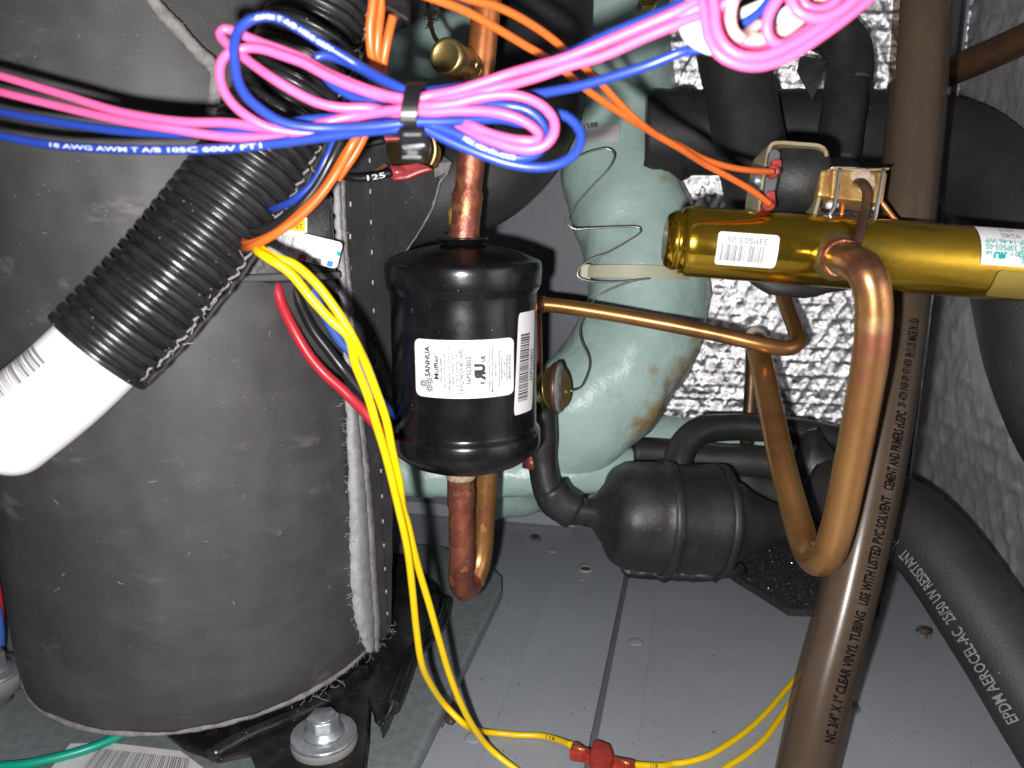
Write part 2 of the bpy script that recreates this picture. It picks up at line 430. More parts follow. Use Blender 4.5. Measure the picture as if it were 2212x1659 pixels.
class Path:            # arc-length frames along a tube; angle 0 faces the camera
    def __init__(s, pts, r):
        s.p = pts; s.r = r; s.L = [0]
        for i in range(1, len(pts)): s.L.append(s.L[-1] + (pts[i] - pts[i - 1]).length)
    def at(s, l):
        l = min(max(l, 0), s.L[-1]); i = int(np.searchsorted(s.L, l)); i = min(max(i, 1), len(s.p) - 1)
        t = (l - s.L[i - 1]) / max(1e-9, s.L[i] - s.L[i - 1])
        return s.p[i - 1].lerp(s.p[i], t), (s.p[min(i + 1, len(s.p) - 1)] - s.p[max(0, i - 2)]).normalized()
    def surf(s, l, a, off=.0002):
        p, t = s.at(l); c = CAM - p; e1 = (c - t * c.dot(t)).normalized(); e2 = t.cross(e1)
        return p + (e1 * math.cos(a) + e2 * math.sin(a)) * (s.r + off)
    def near(s, x, y):
        best = (1e9, 0)
        for q, l in zip(s.p, s.L):
            d = q - CAM; dep = d.dot(FWD); px = 1106 + FPX * d.x / dep; py = 829.5 - FPX * d.dot(UPV) / dep
            e = (px - x) ** 2 + (py - y) ** 2
            if e < best[0]: best = (e, l)
        return best[1]
def tube_text(parent, name, path, body, l0, l1, a0, h, m, bold=0.0, flip=1):
    pr = Print(); pr.hand = 1
    pr.text(body, (l0, 0), (l1, 0), h, bold)
    sg = 1 if l1 > l0 else 1
    return pr.build(name, m, parent, lambda l, q: path.surf(l, a0 - flip * q / path.r))

def fuzz(path_pts, n, ln, r=.00009, spread=.004, seed=1, bias=None):
    rd = random.Random(seed); mb = MB()
    for k in range(n):
        i = rd.randrange(len(path_pts)); p = path_pts[i] + Vector((rd.uniform(-1, 1), rd.uniform(-1, 1), rd.uniform(-1, 1))) * spread * .4
        d = Vector((rd.gauss(0, 1), rd.gauss(0, .6), rd.gauss(0, 1))).normalized()
        if bias: d = (d + bias * rd.uniform(0, 1.5)).normalized()
        pts = [p]; L = ln * rd.uniform(.4, 1.3)
        for j in range(5):
            d = (d + Vector((rd.gauss(0, .5), rd.gauss(0, .4), rd.gauss(0, .5)))).normalized()
            pts.append(pts[-1] + d * L / 5)
        mb.tube(spline(pts, L / 9), r, 3, cap=False)
    return mb

# ================================================================== SETTING: pan, back panel, foil linings
w0 = FZ(1077, 1121); w1 = FZ(1960, 1200)
wdir = (w1 - w0).normalized()
ddir = (FZ(1262, 1659) - FZ(1350, 1236)).normalized()       # towards the open front
corner = w1.copy()
wn = Vector((wdir.y, -wdir.x, 0)).normalized()               # back wall normal, towards the camera
if wn.y > 0: wn = -wn
sdir_ = Vector((-.055, -1, 0)).normalized()               # right wall, towards the front
rn = Vector((-sdir_.y, sdir_.x, 0)).normalized()               # right wall normal, into the cabinet
if rn.x > 0: rn = -rn

def wall_at(x):              # point of the back wall's foot line under picture column x
    r = ray(x, 1150); r = Vector((r.x, r.y, 0))
    t = (w0 - Vector((0, 0, 0))).dot(wn) / r.dot(wn); p = r * t; p.z = 0; return p

floor_e = struct(new_obj('floor', MB().prism([Vector((-.75, .0, -.0048)), Vector((.55, .0, -.0048)), Vector((.55, 1.0, -.0048)), Vector((-.75, 1.0, -.0048))], Vector((0, 0, -.004))), M['grey_panel']))
A1, A2 = FZ(1244, 1131), FZ(932, 1900)
B1, B2 = FZ(1368, 1150), FZ(1212, 1900)
C1, C2 = FZ(1430, 1160), FZ(1347, 1900)
back_l = w0 - wdir * .75
def onwall(p):               # foot point on wall below p, moved along the wall
    return w0 + wdir * (p - w0).dot(wdir)
gap = wdir * .0034
def panel(poly, z, label=None):
    mb = MB().prism([Vector((p.x, p.y, z)) for p in poly], Vector((0, 0, -.0012)))
    return new_obj('floor_panel', mb, M['grey_paint'], floor_e, bevel=.0005)
panel([A1 + wdir * .004, A2 + wdir * .004, Vector((-.75, A2.y, 0)), back_l], -.0028)
panel([A1, A2, B2, onwall(B1)], 0.0)
panel([onwall(B1) + gap, B2 + gap, C2 + wdir * .004, onwall(C1) + wdir * .004], 0.0)
panel([onwall(C1), C2, Vector((.6, C2.y, 0)), w1 + wdir * .3], .0009)
# upturned flange along the rear left edge of the pan
fl0 = w0 - wdir * .30; fl1 = A1
mb = MB().box((fl0 + fl1) / 2 - wn * -.004 + Vector((0, 0, .004)), (fl1 - fl0) / 2, wn * .0008, Vector((0, 0, .0055)))
new_obj('flange', mb, M['grey_paint'], floor_e, bevel=.0003)
# screw holes and rivet heads
for (x, y, kind) in ((1265, 1228, 0), (1374, 1385, 1), (1023, 1592, 1), (1195, 1188, 1), (1258, 1251, 2)):
    c = FZ(x, y, .001)
    if kind == 0:
        mb = MB().lathe(c, Vector((0, 0, 1)), [(-.0006, .0062), (.0006, .0058), (.0006, .0042), (-.0002, .0036)], 20)
        h = new_obj('screw_hole', mb, M['grey_paint'], floor_e)
        new_obj('screw', MB().lathe(c + Vector((0, 0, -.0003)), Vector((0, 0, 1)), [(0, .0037), (.0004, .0036), (.0005, .001)], 12), M['brass_plain'], h)
    else:
        r = .0045 if kind == 1 else .002
        mb = MB().lathe(c + Vector((0, 0, -.0004)), Vector((0, 0, 1)), [(.0, r), (.0003, r * .9), (.0004, r * .6), (.00045, 0)], 18)
        new_obj('rivet', mb, M['grey_paint'], floor_e)

zt = Vector((0, 0, 1))
bw = MB().prism([w0 - wdir * .75, w1 + wdir * .02, w1 + wdir * .02 + zt * .75, w0 - wdir * .75 + zt * .75], -wn * .003)
back = struct(new_obj('back_wall', bw, M['grey_panel']))
rw = MB().prism([w1 + wdir * .005, w1 + sdir_ * .62 + wdir * .005, w1 + sdir_ * .62 + wdir * .005 + zt * .75, w1 + wdir * .005 + zt * .75], -rn * .003)
right = struct(new_obj('right_wall', rw, M['grey_panel']))

def foil_sheet(name, p0, u, ul, vl, n, step, amp, scrim, m, parent, seed, wrinkle=1.0):
    nu, nv = int(ul / step), int(vl / step)
    verts = []; uvs = []
    for i in range(nu + 1):
        for j in range(nv + 1):
            a, b = ul * i / nu, vl * j / nv
            q = Vector((a * 62, b * 62, seed))
            h = noise.noise(q) * .8 + noise.noise(q * 2.3) * .55 + abs(noise.noise(q * 4.7)) * .5 + noise.noise(Vector((a * 12, b * 12, seed))) * 1.3
            h += (abs(noise.noise(q * 1.7 + Vector((7, 3, 1)))) * -1.6 + noise.cell(q * 1.3) * .25) if wrinkle >= 1 else 0
            h *= wrinkle * .62
            for ang in (0, 62, 118):
                t = math.radians(ang)
                s_ = (a * math.sin(t) + b * math.cos(t)) / scrim + noise.noise(Vector((a * 20, b * 20, ang))) * .16
                s_ = abs(s_ - round(s_)) * scrim
                if s_ < .0018: h += .8 * (1 - s_ / .0018) * (.55 + .9 * abs(noise.noise(Vector((a * 30, b * 30, ang + 5)))) + .3 * noise.noise(Vector((a * 9, b * 9, 2))))
            verts.append(p0 + u * a + zt * b + n * (h * amp)); uvs.append((a, b))
    faces = [(i * (nv + 1) + j, (i + 1) * (nv + 1) + j, (i + 1) * (nv + 1) + j + 1, i * (nv + 1) + j + 1) for i in range(nu) for j in range(nv)]
    mb = MB(); mb.add(verts, faces, True)
    ob = new_obj(name, mb, m, parent, fixn=False)
    uv = ob.data.uv_layers.new(name='UVMap')
    idx = np.empty(len(ob.data.loops), dtype=np.int32); ob.data.loops.foreach_get('vertex_index', idx)
    uv.data.foreach_set('uv', np.array(uvs, dtype=np.float32)[idx].ravel())
    return ob
fL = wall_at(1272)
foil_sheet('foil_lining', fL + wn * .007 + zt * .012, wdir, (w1 - fL).length + .004, .52, wn, .0014, .00115, .0108, M['foil'], back, 3.0)
foil_sheet('foil_lining', w1 + rn * .007 + sdir_ * .62 + zt * .008, -sdir_, .62, .55, rn, .0026, .0016, .016, M['foil_dull'], right, 9.0, 1.0)
# strip covering the vertical corner
c0 = w1 + wn * .012 + rn * .012
mb = MB().box(c0 + zt * .33 + wdir * -.004, wdir * .0035, wn * .0008, zt * .33)
mb.box(c0 + zt * .33 + sdir_ * .004, sdir_ * .0035, rn * .0008, zt * .33)
new_obj('corner_strip', mb, M['flashing'], right, bevel=.0003)

# ================================================================== COMPRESSOR
CAZ = math.radians(-22.9); CD = .437; CR = .097
CC = Vector((math.sin(CAZ) * CD, math.cos(CAZ) * CD, 0))
def on_cyl(x, y, R=CR):
    r = ray(x, y); a = r.x ** 2 + r.y ** 2; b = -2 * (r.x * CC.x + r.y * CC.y); c = CC.x ** 2 + CC.y ** 2 - R * R
    disc = b * b - 4 * a * c
    if disc < 0: disc = 0
    return CAM + r * ((-b - math.sqrt(disc)) / (2 * a))
def proj(p):
    d = p - CAM; dep = d.dot(FWD); return 1106 + FPX * d.x / dep, 829.5 - FPX * d.dot(UPV) / dep
def inpoly(x, y, poly):
    c = False; n = len(poly)
    for i in range(n):
        x0, y0 = poly[i]; x1, y1 = poly[(i + 1) % n]
        if (y0 > y) != (y1 > y) and x < (x1 - x0) * (y - y0) / (y1 - y0) + x0: c = not c
    return c
comp = thing('compressor', CC, 'large dark grey rubber-jacketed compressor filling the left side', 'compressor')
notch = [(322, -200), (330, 0), (395, 75), (440, 120), (467, 160), (460, 245), (480, 330), (490, 600), (722, 603), (738, 390), (744, -200)]
JZ0, JZ1 = .031, .47
NT, NZ = 360, 180
verts = []; keep = []
for j in range(NZ + 1):
    z = JZ0 + (JZ1 - JZ0) * j / NZ
    for i in range(NT):
        a = 2 * math.pi * i / NT
        q = Vector((math.cos(a) * 3, math.sin(a) * 3, z * 14))
        R = CR + noise.noise(q) * .0012 + noise.noise(q * 3) * .0004
        if z < JZ0 + .012: R -= .0016 * (1 - (z - JZ0) / .012)
        verts.append(CC + Vector((math.cos(a) * R, math.sin(a) * R, z)))
px = [proj(v) for v in verts]
mb = MB(); faces = []
back_dir = CC.normalized()
for j in range(NZ):
    for i in range(NT):
        q = (j * NT + i, j * NT + (i + 1) % NT, (j + 1) * NT + (i + 1) % NT, (j + 1) * NT + i)
        mid = sum((verts[k] for k in q), Vector()) / 4
        front = (mid - CC).dot(back_dir) < .02
        mx, my = proj(mid)
        if front and inpoly(mx, my, notch): continue
        faces.append(q)
mb.add(verts, faces)
jk = new_obj('jacket', mb, M['jacket'], comp)
s = jk.modifiers.new('thick', 'SOLIDIFY'); s.thickness = .005; s.offset = -1
mb = MB(); prof = [(.034, CR - .008), (.30, CR - .0075), (.37, CR - .008), (.395, CR - .012), (.41, CR - .03), (.42, .0)]
mb.lathe(CC, zt, prof, 96); new_obj('inner_jacket', mb, M['jacket_dark'], comp)
# pale cut rim along the bottom of the jacket
ring = [CC + Vector((math.cos(a) * (CR - .0022), math.sin(a) * (CR - .0022), JZ0 - .0002)) for a in np.linspace(0, 2 * math.pi, 160, endpoint=False)]
mb = MB().tube(ring, .0017, 8, closed=True); mb.jitter(.0005, 300)
new_obj('bottom_rim', mb, M['felt_dark'], comp)
# cut edge of the upper opening
edge = spline([on_cyl(x, y, CR - .0005) for x, y in ((322, -60), (330, 0), (362, 40), (395, 75), (425, 108), (448, 130), (464, 155), (464, 190), (460, 245), (470, 300), (485, 360))], .002)
mb = MB().tube(edge, .0027, 8); mb.jitter(.0008, 350, 2)
e1 = new_obj('cut_edge', mb, M['felt_dark'], comp)
new_obj('loose_fibres', fuzz(edge, 36, .0045, r=.00006, seed=4), M['fibre'], comp)['kind'] = 'stuff'

# seam flap down the right side of the jacket
def flap(x, y):
    t = (x - 735) / 110.0
    return PH(x, y, .3615 + .040 * max(-.3, min(1.6, t)))
fl_poly = [(738, 385), (735, 235), (860, 215), (945, 330), (974, 348), (966, 372), (950, 393), (936, 443), (905, 500), (866, 556), (848, 620), (846, 900), (848, 1120), (846, 1340), (838, 1368), (806, 1402), (800, 1330), (784, 1000), (760, 700), (744, 500)]
fl_pts = []
for k in range(len(fl_poly)):
    a, b = fl_poly[k], fl_poly[(k + 1) % len(fl_poly)]
    m_ = max(1, int(math.dist(a, b) / 25))
    for i in range(m_):
        fl_pts.append((a[0] + (b[0] - a[0]) * i / m_ + random.uniform(-1, 1), a[1] + (b[1] - a[1]) * i / m_ + random.uniform(-1, 1)))
toward = -back_dir
mb = MB().prism([flap(*p) for p in fl_pts], back_dir * .004)
fp = new_obj('seam_flap', mb, M['jacket_dark'], comp)
for line, sd in (([(757, 392), (757, 600), (768, 800), (786, 1000), (797, 1180), (806, 1380)], 1), ([(797, 300), (800, 450), (805, 620), (812, 800), (822, 1000), (830, 1200), (838, 1350)], 2)):
    sp = spline([flap(*p) + toward * .0004 for p in line], .0011)
    mb = MB(); kb = MB()
    for i in range(0, len(sp) - 2, 3): mb.tube(sp[i:i + 3], .00033, 5)
    for i in range(8, len(sp) - 2, 13): kb.tube(sp[i:i + 3], .0005, 5)
    new_obj('stitching', mb, M['stitch_and_shade'], fp)
    new_obj('stitch_knots', kb, M['knot'], fp)
# pale felt edge and grey layered edge left of the stitches
felt_l = [(722, 388), (726, 500), (735, 620), (742, 760), (750, 900), (752, 1000), (756, 1120), (757, 1250), (766, 1340), (790, 1402)]
felt_w = [12, 11, 13, 16, 22, 30, 36, 42, 40, 16]
def strip(line, wid, off, thick, m, name, rough_, seed):
    rd = random.Random(seed); L = []; R = []
    n = 90
    for k in range(n + 1):
        t = k / n * (len(line) - 1); i = min(int(t), len(line) - 2); fr = t - i
        x = line[i][0] + (line[i + 1][0] - line[i][0]) * fr; y = line[i][1] + (line[i + 1][1] - line[i][1]) * fr
        wd = wid[i] + (wid[i + 1] - wid[i]) * fr
        L.append(flap(x + rd.uniform(-rough_, rough_), y) + toward * off); R.append(flap(x + wd, y) + toward * off)
    mb = MB(); v = []; 
    for a, b in zip(L, R):
        v += [a + back_dir * thick, a, a.lerp(b, .5) + toward * .0012, b, b + back_dir * thick]
    f = [(5 * i + j, 5 * i + j + 1, 5 * i + 5 + j + 1, 5 * i + 5 + j) for i in range(n) for j in range(4)]
    mb.add(v, f); mb.jitter(.0006, 420, seed)
    return new_obj(name, mb, m, fp), L
_, L_ = strip(felt_l, felt_w, .0032, .006, M['felt'], 'felt_edge', 2.2, 3)
grey_l = [(a + b, y) for (a, y), b in zip(felt_l, felt_w)]
strip(grey_l, [11, 11, 11, 11, 13, 14, 15, 15, 15, 12], .0022, .005, M['felt_dark'], 'layered_edge', .6, 5)
new_obj('loose_fibres', fuzz(L_, 150, .0042, r=.00006, seed=8, bias=Vector((-.6, -.3, 0))), M['fibre'], fp)['kind'] = 'stuff'
bot = [on_cyl(x, y, CR + .0005) for x, y in ((640, 1530), (680, 1505), (720, 1478), (760, 1440), (800, 1408))] + [flap(830, 1385), flap(845, 1350)]
new_obj('loose_fibres', fuzz(spline(bot, .003), 60, .006, r=.00006, seed=12), M['fibre'], fp)['kind'] = 'stuff'
tab = [flap(x, y) + toward * .0022 for x, y in ((868, 405), (905, 400), (960, 372), (972, 350), (945, 352), (905, 372), (880, 375))]
new_obj('torn_tab', MB().prism(tab, back_dir * .0015), M['felt_dark'], fp)
rim = spline([flap(x, y) + toward * .0003 for x, y in ((974, 350), (964, 375), (950, 395), (936, 443), (905, 500), (866, 556))], .002)
new_obj('cut_edge', MB().tube(rim, .0007, 6).jitter(.0004, 300), M['felt_dark'], fp)

# electrical cover in the opening with its labels
tc0 = on_cyl(610, 500, CR)
tx = Vector((math.cos(CAZ), -math.sin(CAZ), 0)); tn = (CAM - CC); tn.z = 0; tn.normalize()
tx = Vector((-tn.y, tn.x, 0)); tx = tx if tx.x > 0 else -tx
mb = MB().box(on_cyl(604, 515, CR) - tn * .004, tx * .0225, tn * .009, zt * .0185)
tb = new_obj('terminal_cover', mb, M['black_paint'], comp, bevel=.002)
mb = MB().box(on_cyl(604, 596, CR) + tn * .002, tx * .0250, tn * .0055, zt * .0016)
new_obj('cover_lip', mb, M['jacket_dark'], tb, bevel=.0008)

# black mounting foot under the jacket
zf = .0235
foot_px = [(330, 1560), (600, 1450), (760, 1340), (800, 1180), (870, 1196), (945, 1262), (972, 1300), (960, 1345), (897, 1425), (868, 1490), (840, 1545), (815, 1560), (800, 1522), (796, 1600), (786, 1680), (740, 1760), (640, 1760), (565, 1690), (540, 1625), (470, 1640), (395, 1612)]
mb = MB().prism([FZ(x, y, zf) for x, y in foot_px], Vector((0, 0, -.003)))
ft = new_obj('mounting_foot', mb, M['black_paint'], comp, bevel=.0012)
rib = spline([FZ(x, y, zf + .0005) for x, y in ((962, 1300), (950, 1345), (892, 1415), (866, 1480), (845, 1530))], .003)
new_obj('foot_rib', MB().tube(rib, .0042, 12), M['black_paint'], ft)
hook = [FZ(x, y, zf) for x, y in ((805, 1526), (818, 1538), (826, 1566), (840, 1540), (848, 1520))]
new_obj('foot_hook', MB().prism(hook, Vector((0, 0, -.009))), M['black_paint'], ft, bevel=.001)
rib2 = spline([FZ(x, y, zf + .0015) for x, y in ((455, 1632), (530, 1590), (640, 1545), (720, 1500), (790, 1445))], .003)
new_obj('foot_rib', MB().tube(rib2, .0035, 12), M['black_paint'], ft)

# base plate under the foot
zb = .011
bp = [(1057, 1216), (1084, 1243), (1084, 1270), (862, 1720), (600, 1900), (-500, 1900), (-500, 1240), (850, 1168), (960, 1180)]
mb = MB().prism([FZ(x, y, zb) for x, y in bp], Vector((0, 0, -.0095)))
base = tag(new_obj('base_plate', mb, M['galv'], bevel=.0022), 'greenish galvanised steel base plate under the compressor foot', 'base plate')
# barcode label lying on the plate
def flat(px_, py_, z=zb + .0006): return FZ(px_, py_, z)
mbp = MB().prism([flat(*p) for p in ((152, 1606), (235, 1604), (390, 1622), (452, 1668), (470, 1720), (60, 1720), (118, 1650))], Vector((0, 0, -.0004)))
lb = tag(new_obj('barcode_label', mbp, M['paper_dirty']), 'dusty white barcode label stuck on the base plate at bottom left', 'label')
pr = Print(); rd = random.Random(3); x = 0.0
while x < 1:
    wd = rd.choice((.006, .008, .014)); 
    a = 212 + 198 * x; b = 120 + 275 * x
    a1 = 212 + 198 * (x + wd); b1 = 120 + 275 * (x + wd)
    pr.quad((a, 1616 + 22 * x), (a1, 1616 + 22 * (x + wd)), (b1, 1735), (b, 1735)); x += wd + rd.choice((.007, .009, .015))
pr.build('printed_bars', M['ink_grey'], lb, lambda a, b: flat(a, b, zb + .0009))
gw = spline([flat(x, y, zb + .003) for x, y in ((-120, 1668), (0, 1656), (60, 1650), (140, 1632), (205, 1612), (300, 1570))], .002)
tag(new_obj('green_wire', MB().tube(gw, .0022, 10), M['green_wire']), 'green ground wire crossing the barcode label at bottom left', 'wire')

def bolt(x, y, z, label):
    p = FZ(x, y, z); t = thing('mounting_bolt', p, label, 'bolt', 'compressor mounting bolts')
    new_obj('grommet', MB().lathe(p, zt, [(-.016, .0075), (-.0125, .0080), (-.010, .0125), (-.004, .0150), (-.001, .0152), (0, .0146)], 32), M['rubber'], t)
    new_obj('washer', MB().lathe(p, zt, [(.0002, .0150), (.0016, .0150), (.0021, .0144), (.0022, .006)], 36), M['zinc'], t, bevel=.0002)
    new_obj('flange', MB().lathe(p, zt, [(.0023, .0095), (.0034, .0092), (.0046, .0068), (.0052, .0066)], 32), M['zinc'], t)
    hx = [p + Vector((math.cos(math.radians(60 * k + 12)) * .0074, math.sin(math.radians(60 * k + 12)) * .0074, .0046)) for k in range(6)]
    hd = new_obj('bolt_head', MB().prism(hx, Vector((0, 0, .0062))), M['zinc'], t, bevel=.0008)
    new_obj('head_boss', MB().lathe(p + zt * .0108, zt, [(0, .0059), (.0004, .0055), (.0004, .0002)], 24), M['zinc'], hd)
    return t
bolt(700, 1590, .027, 'silver hex bolt with wide washer on the black mounting foot')
bolt(-16, 1452, .03, 'partly hidden silver bolt at the left picture edge beside the jacket')
tag(new_obj('blue_wire', MB().tube(spline([PH(x, y, .47) for x, y in ((-14, 1290), (-3, 1340), (0, 1390), (-6, 1440))], .003), .0025, 10), M['blue_wire']), 'short piece of blue wire at the left picture edge behind the jacket', 'wire')
tag(new_obj('red_wire', MB().tube(spline([PH(x, y, .472) for x, y in ((-20, 1220), (-4, 1300), (-2, 1350), (-12, 1400))], .003), .0025, 10), M['red_wire']), 'sliver of red wire at the left picture edge behind the jacket', 'wire')

# ================================================================== BLACK INSULATED PIPES AND GREEN COIL (rear)
def ext_ends(pts, length):
    """what leaves the picture goes on beyond its edge"""
    pts = list(pts)
    for e in (0, -1):
        p = pts[e]; x, y = proj(p)
        if -15 < x < 2227 and -15 < y < 1674: continue
        d = (p - pts[1 if e == 0 else -2]).normalized(); L_e = length
        if d.z < 0: L_e = min(L_e, max(0, (p.z - .02) / -d.z))
        if L_e < .005: continue
        new = [p + d * (L_e * k / 4) for k in range(1, 5)]
        pts = new[::-1] + pts if e == 0 else pts + new
    return pts
def tubeobj(name, pts, rpx, m, parent=None, seg=20, step=.004, jit=None, **k):
    """tube through picture points with depths; radius in metres"""
    sp = spline(ext_ends(fill_depth(pts), .16), step)
    mb = MB().tube(sp, rpx, seg, **k)
    if jit: mb.jitter(*jit)
    return new_obj(name, mb, m, parent), sp

# big suction pipe
o, _ = tubeobj('suction_pipe', [(1170, -120, .47), (1166, 0, .47), (1158, 150, .468), (1128, 270, .46), (1060, 360, .452), (960, 410, .45), (860, 430, .452)], .0305, M['foam'], seg=36, jit=(.0012, 30))
tag(o, 'thick black foam-covered suction pipe bending behind the black muffler', 'pipe')
# green coaxial coil
coil = thing('coaxial_coil', FZ(1250, 1110), 'pale green painted coaxial water coil behind the muffler', 'coil')
def green(pts, r, j=.0034):
    sp = spline(ext_ends(fill_depth(pts), .12), .003); mb = MB().tube(sp, r, 48); mb.jitter(j, 38); mb.jitter(.0007, 130)
    return new_obj('coil_tube', mb, M['green_paint'], coil), sp
green([(1335, -140, .575), (1330, 60, .572), (1328, 210, .57), (1332, 320, .568), (1352, 430, .562), (1392, 550, .555), (1395, 670, .55), (1345, 790, .545), (1262, 885, .545), (1195, 935, .562), (1115, 985, .59), (1030, 1015, .61)], lambda l, L: .0425)
green([(860, 1020, .545), (1000, 1024, .543), (1150, 1022, .541), (1300, 1016, .545), (1420, 1010, .56), (1520, 1002, .57)], .0165, .0012)
green([(820, 250, .60), (900, 150, .60), (1000, 110, .60), (1100, 100, .60), (1220, 120, .6)], .03)
green([(1300, 940, .60), (1450, 945, .605), (1600, 955, .61), (1760, 985, .61)], .017, .001)
green([(950, 540, .56), (920, 600, .56), (905, 700, .565)], .02, .001)
# rust stains with their own ragged outline
def stain(m, spots, col, soft=.5):
    nt = m.node_tree; N = nt.nodes; Lk = nt.links; b = N['Principled BSDF']
    geo = N.new('ShaderNodeNewGeometry'); nzn = N.new('ShaderNodeTexNoise'); nzn.inputs['Scale'].default_value = 95; nzn.inputs['Detail'].default_value = 5
    Lk.new(geo.outputs['Position'], nzn.inputs['Vector'])
    cur = b.inputs['Base Color'].links[0].from_socket
    for p, r in spots:
        d = N.new('ShaderNodeVectorMath'); d.operation = 'DISTANCE'; Lk.new(geo.outputs['Position'], d.inputs[0]); d.inputs[1].default_value = p
        q = N.new('ShaderNodeMath'); q.operation = 'DIVIDE'; Lk.new(d.outputs['Value'], q.inputs[0]); q.inputs[1].default_value = r
        a_ = N.new('ShaderNodeMath'); a_.operation = 'MULTIPLY_ADD'; Lk.new(nzn.outputs[0], a_.inputs[0]); a_.inputs[1].default_value = 2.2; Lk.new(q.outputs[0], a_.inputs[2])
        mr = N.new('ShaderNodeMapRange'); mr.inputs[1].default_value = 2.05; mr.inputs[2].default_value = 2.05 - soft; mr.inputs[3].default_value = 0; mr.inputs[4].default_value = .92
        Lk.new(a_.outputs[0], mr.inputs[0])
        mx = N.new('ShaderNodeMix'); mx.data_type = 'RGBA'; Lk.new(mr.outputs[0], mx.inputs[0]); Lk.new(cur, mx.inputs[6]); mx.inputs[7].default_value = (*col, 1)
        cur = mx.outputs[2]
    Lk.new(cur, b.inputs['Base Color'])
stain(M['green_paint'], [(P(1440, 395, .538), .017), (P(1470, 435, .543), .022), (P(1410, 385, .535), .009), (P(1495, 750, .53), .022), (P(1470, 815, .527), .026), (P(1425, 880, .522), .023), (P(1380, 915, .522), .017), (P(1405, 800, .508), .008), (P(1620, 962, .596), .008), (P(1600, 955, .596), .006), (P(1365, 800, .505), .006)], (.34, .20, .045), 1.0)
# white sticker on the coil
def coil_st(x, y): return P(x, y, .5215 + ((x - 1325) / 90.0) ** 2 * .014)
st = new_obj('sticker', sheet(1256, 268, 1338, 306, 8, lambda x, y: coil_st(x, y), 16, 2), M['paper_dirty'], coil)
pr = Print(); pr.text('1588', (1262, 279), (1292, 274), 11, .02); pr.build('printed_number', M['ink'], st, lambda x, y: coil_st(x, y) + (CAM - coil_st(x, y)).normalized() * .0004)
# cream cable tie round the coil
sp = spline(fill_depth([(1255, 588, .538), (1275, 586, .5165), (1330, 585, .5065), (1400, 586, .5035), (1460, 590, .509), (1512, 594, .529), (1528, 596, .55)]), .003)
mb = MB(); v = []; n = len(sp)
for p in sp:
    bd = (CAM - p).normalized()
    v += [p + UPV * .0040, p + UPV * .0040 + bd * .0014, p - UPV * .0040 + bd * .0014, p - UPV * .0040]
mb.add(v, [(4 * i + j, 4 * i + (j + 1) % 4, 4 * i + 4 + (j + 1) % 4, 4 * i + 4 + j) for i in range(n - 1) for j in range(4)] + [(0, 1, 2, 3), tuple(4 * (n - 1) + k for k in (3, 2, 1, 0))], False)
o = new_obj('cable_tie', mb, M['nylon_cream'])
tag(o, 'cream nylon cable tie strapped round the green coil', 'cable tie')
mb = MB().box(P(1264, 588, .521), Vector((.0035, 0, 0)), Vector((0, .003, 0)), Vector((0, 0, .0056)))
new_obj('tie_head', mb, M['nylon_cream'], o, bevel=.0008)

# bare steel wire spring zig-zag in front of the coil
o, _ = tubeobj('steel_wire', ZT(T10, [(1480, 1040, .500), (1540, 1010), (1640, 975), (1730, 965), (1770, 1000), (1740, 1080), (1620, 1210, .50), (1500, 1350), (1455, 1430), (1500, 1480), (1600, 1480, .498), (1800, 1470), (1930, 1475), (1940, 1500), (1860, 1560), (1720, 1640, .497)]) +
   ZT(T11, [(1620, 20), (1540, 80), (1530, 130), (1600, 160), (1800, 165, .499), (2000, 145), (1900, 160), (1770, 205), (1680, 250), (1630, 290, .50), (1570, 400), (1545, 480), (1560, 560), (1600, 640), (1610, 700, .485), (1580, 800), (1545, 855), (1490, 875, .462)]), .00062, M['steel'], seg=6, step=.002)
tag(o, 'thin bare steel wire zigzagging in front of the green coil', 'wire')

# horizontal fat pipe with elbow down the right side
fat = thing('insulated_pipe', P(1700, 290, .52), 'fat matte black insulated pipe running right and bending down', 'pipe')
o, fatp = tubeobj('foam_sleeve', [(1392, 290, .532), (1600, 289, .525), (1850, 290, .512), (1985, 300, .485), (2080, 335, .46), (2158, 410, .438), (2205, 510, .42), (2228, 640, .41), (2268, 800, .40), (2345, 960, .39), (2450, 1100, .375)], .0278, M['foam'], fat, seg=40, step=.004, jit=(.0006, 25))
mb = MB(); mb.tube(spline([P(1390, 290, .535), P(1494, 290, .532)], .003), lambda l, L: .0296 + .0012 * math.sin(l * 300), 36); mb.jitter(.0018, 60, 3)
new_obj('tape_wrap', mb, M['tape'], fat)

o, _ = tubeobj('insulated_pipe', [(1560, 0, .47), (1578, 100, .47), (1600, 210, .468), (1625, 340, .462), (1655, 470, .452), (1680, 580, .445)], .0205, M['foam'], seg=32, jit=(.0008, 40))
tag(o, 'black insulated pipe slanting down from the pink wires behind the solenoid', 'pipe')
el = thing('insulated_elbow', P(1840, 200, .475), 'black taped pipe elbow beside the vertical vinyl tube', 'pipe')
o, _ = tubeobj('foam_sleeve', [(1640, 20, .50), (1740, 50, .487), (1800, 76, .478), (1828, 130, .473), (1824, 220, .468), (1812, 300, .464), (1806, 360, .462)], .0128, M['tape'], el, seg=28, jit=(.0006, 60))
mb = MB(); mb.tube(spline(fill_depth([(1700, 38, .491), (1770, 55, .482), (1820, 90, .475), (1834, 140, .473), (1833, 190, .4705)]), .003), lambda l, L: .0142, 28); mb.jitter(.0016, 70, 1)
new_obj('tape_wrap', mb, M['tape'], el)
mb = MB().prism([P(x, y, .462) for x, y in ((1728, 120), (1790, 130), (1778, 172), (1759, 214), (1742, 186), (1722, 150))], FWD * .0012); mb.jitter(.002, 80)
new_obj('tape_flap', mb, M['tape'], el)
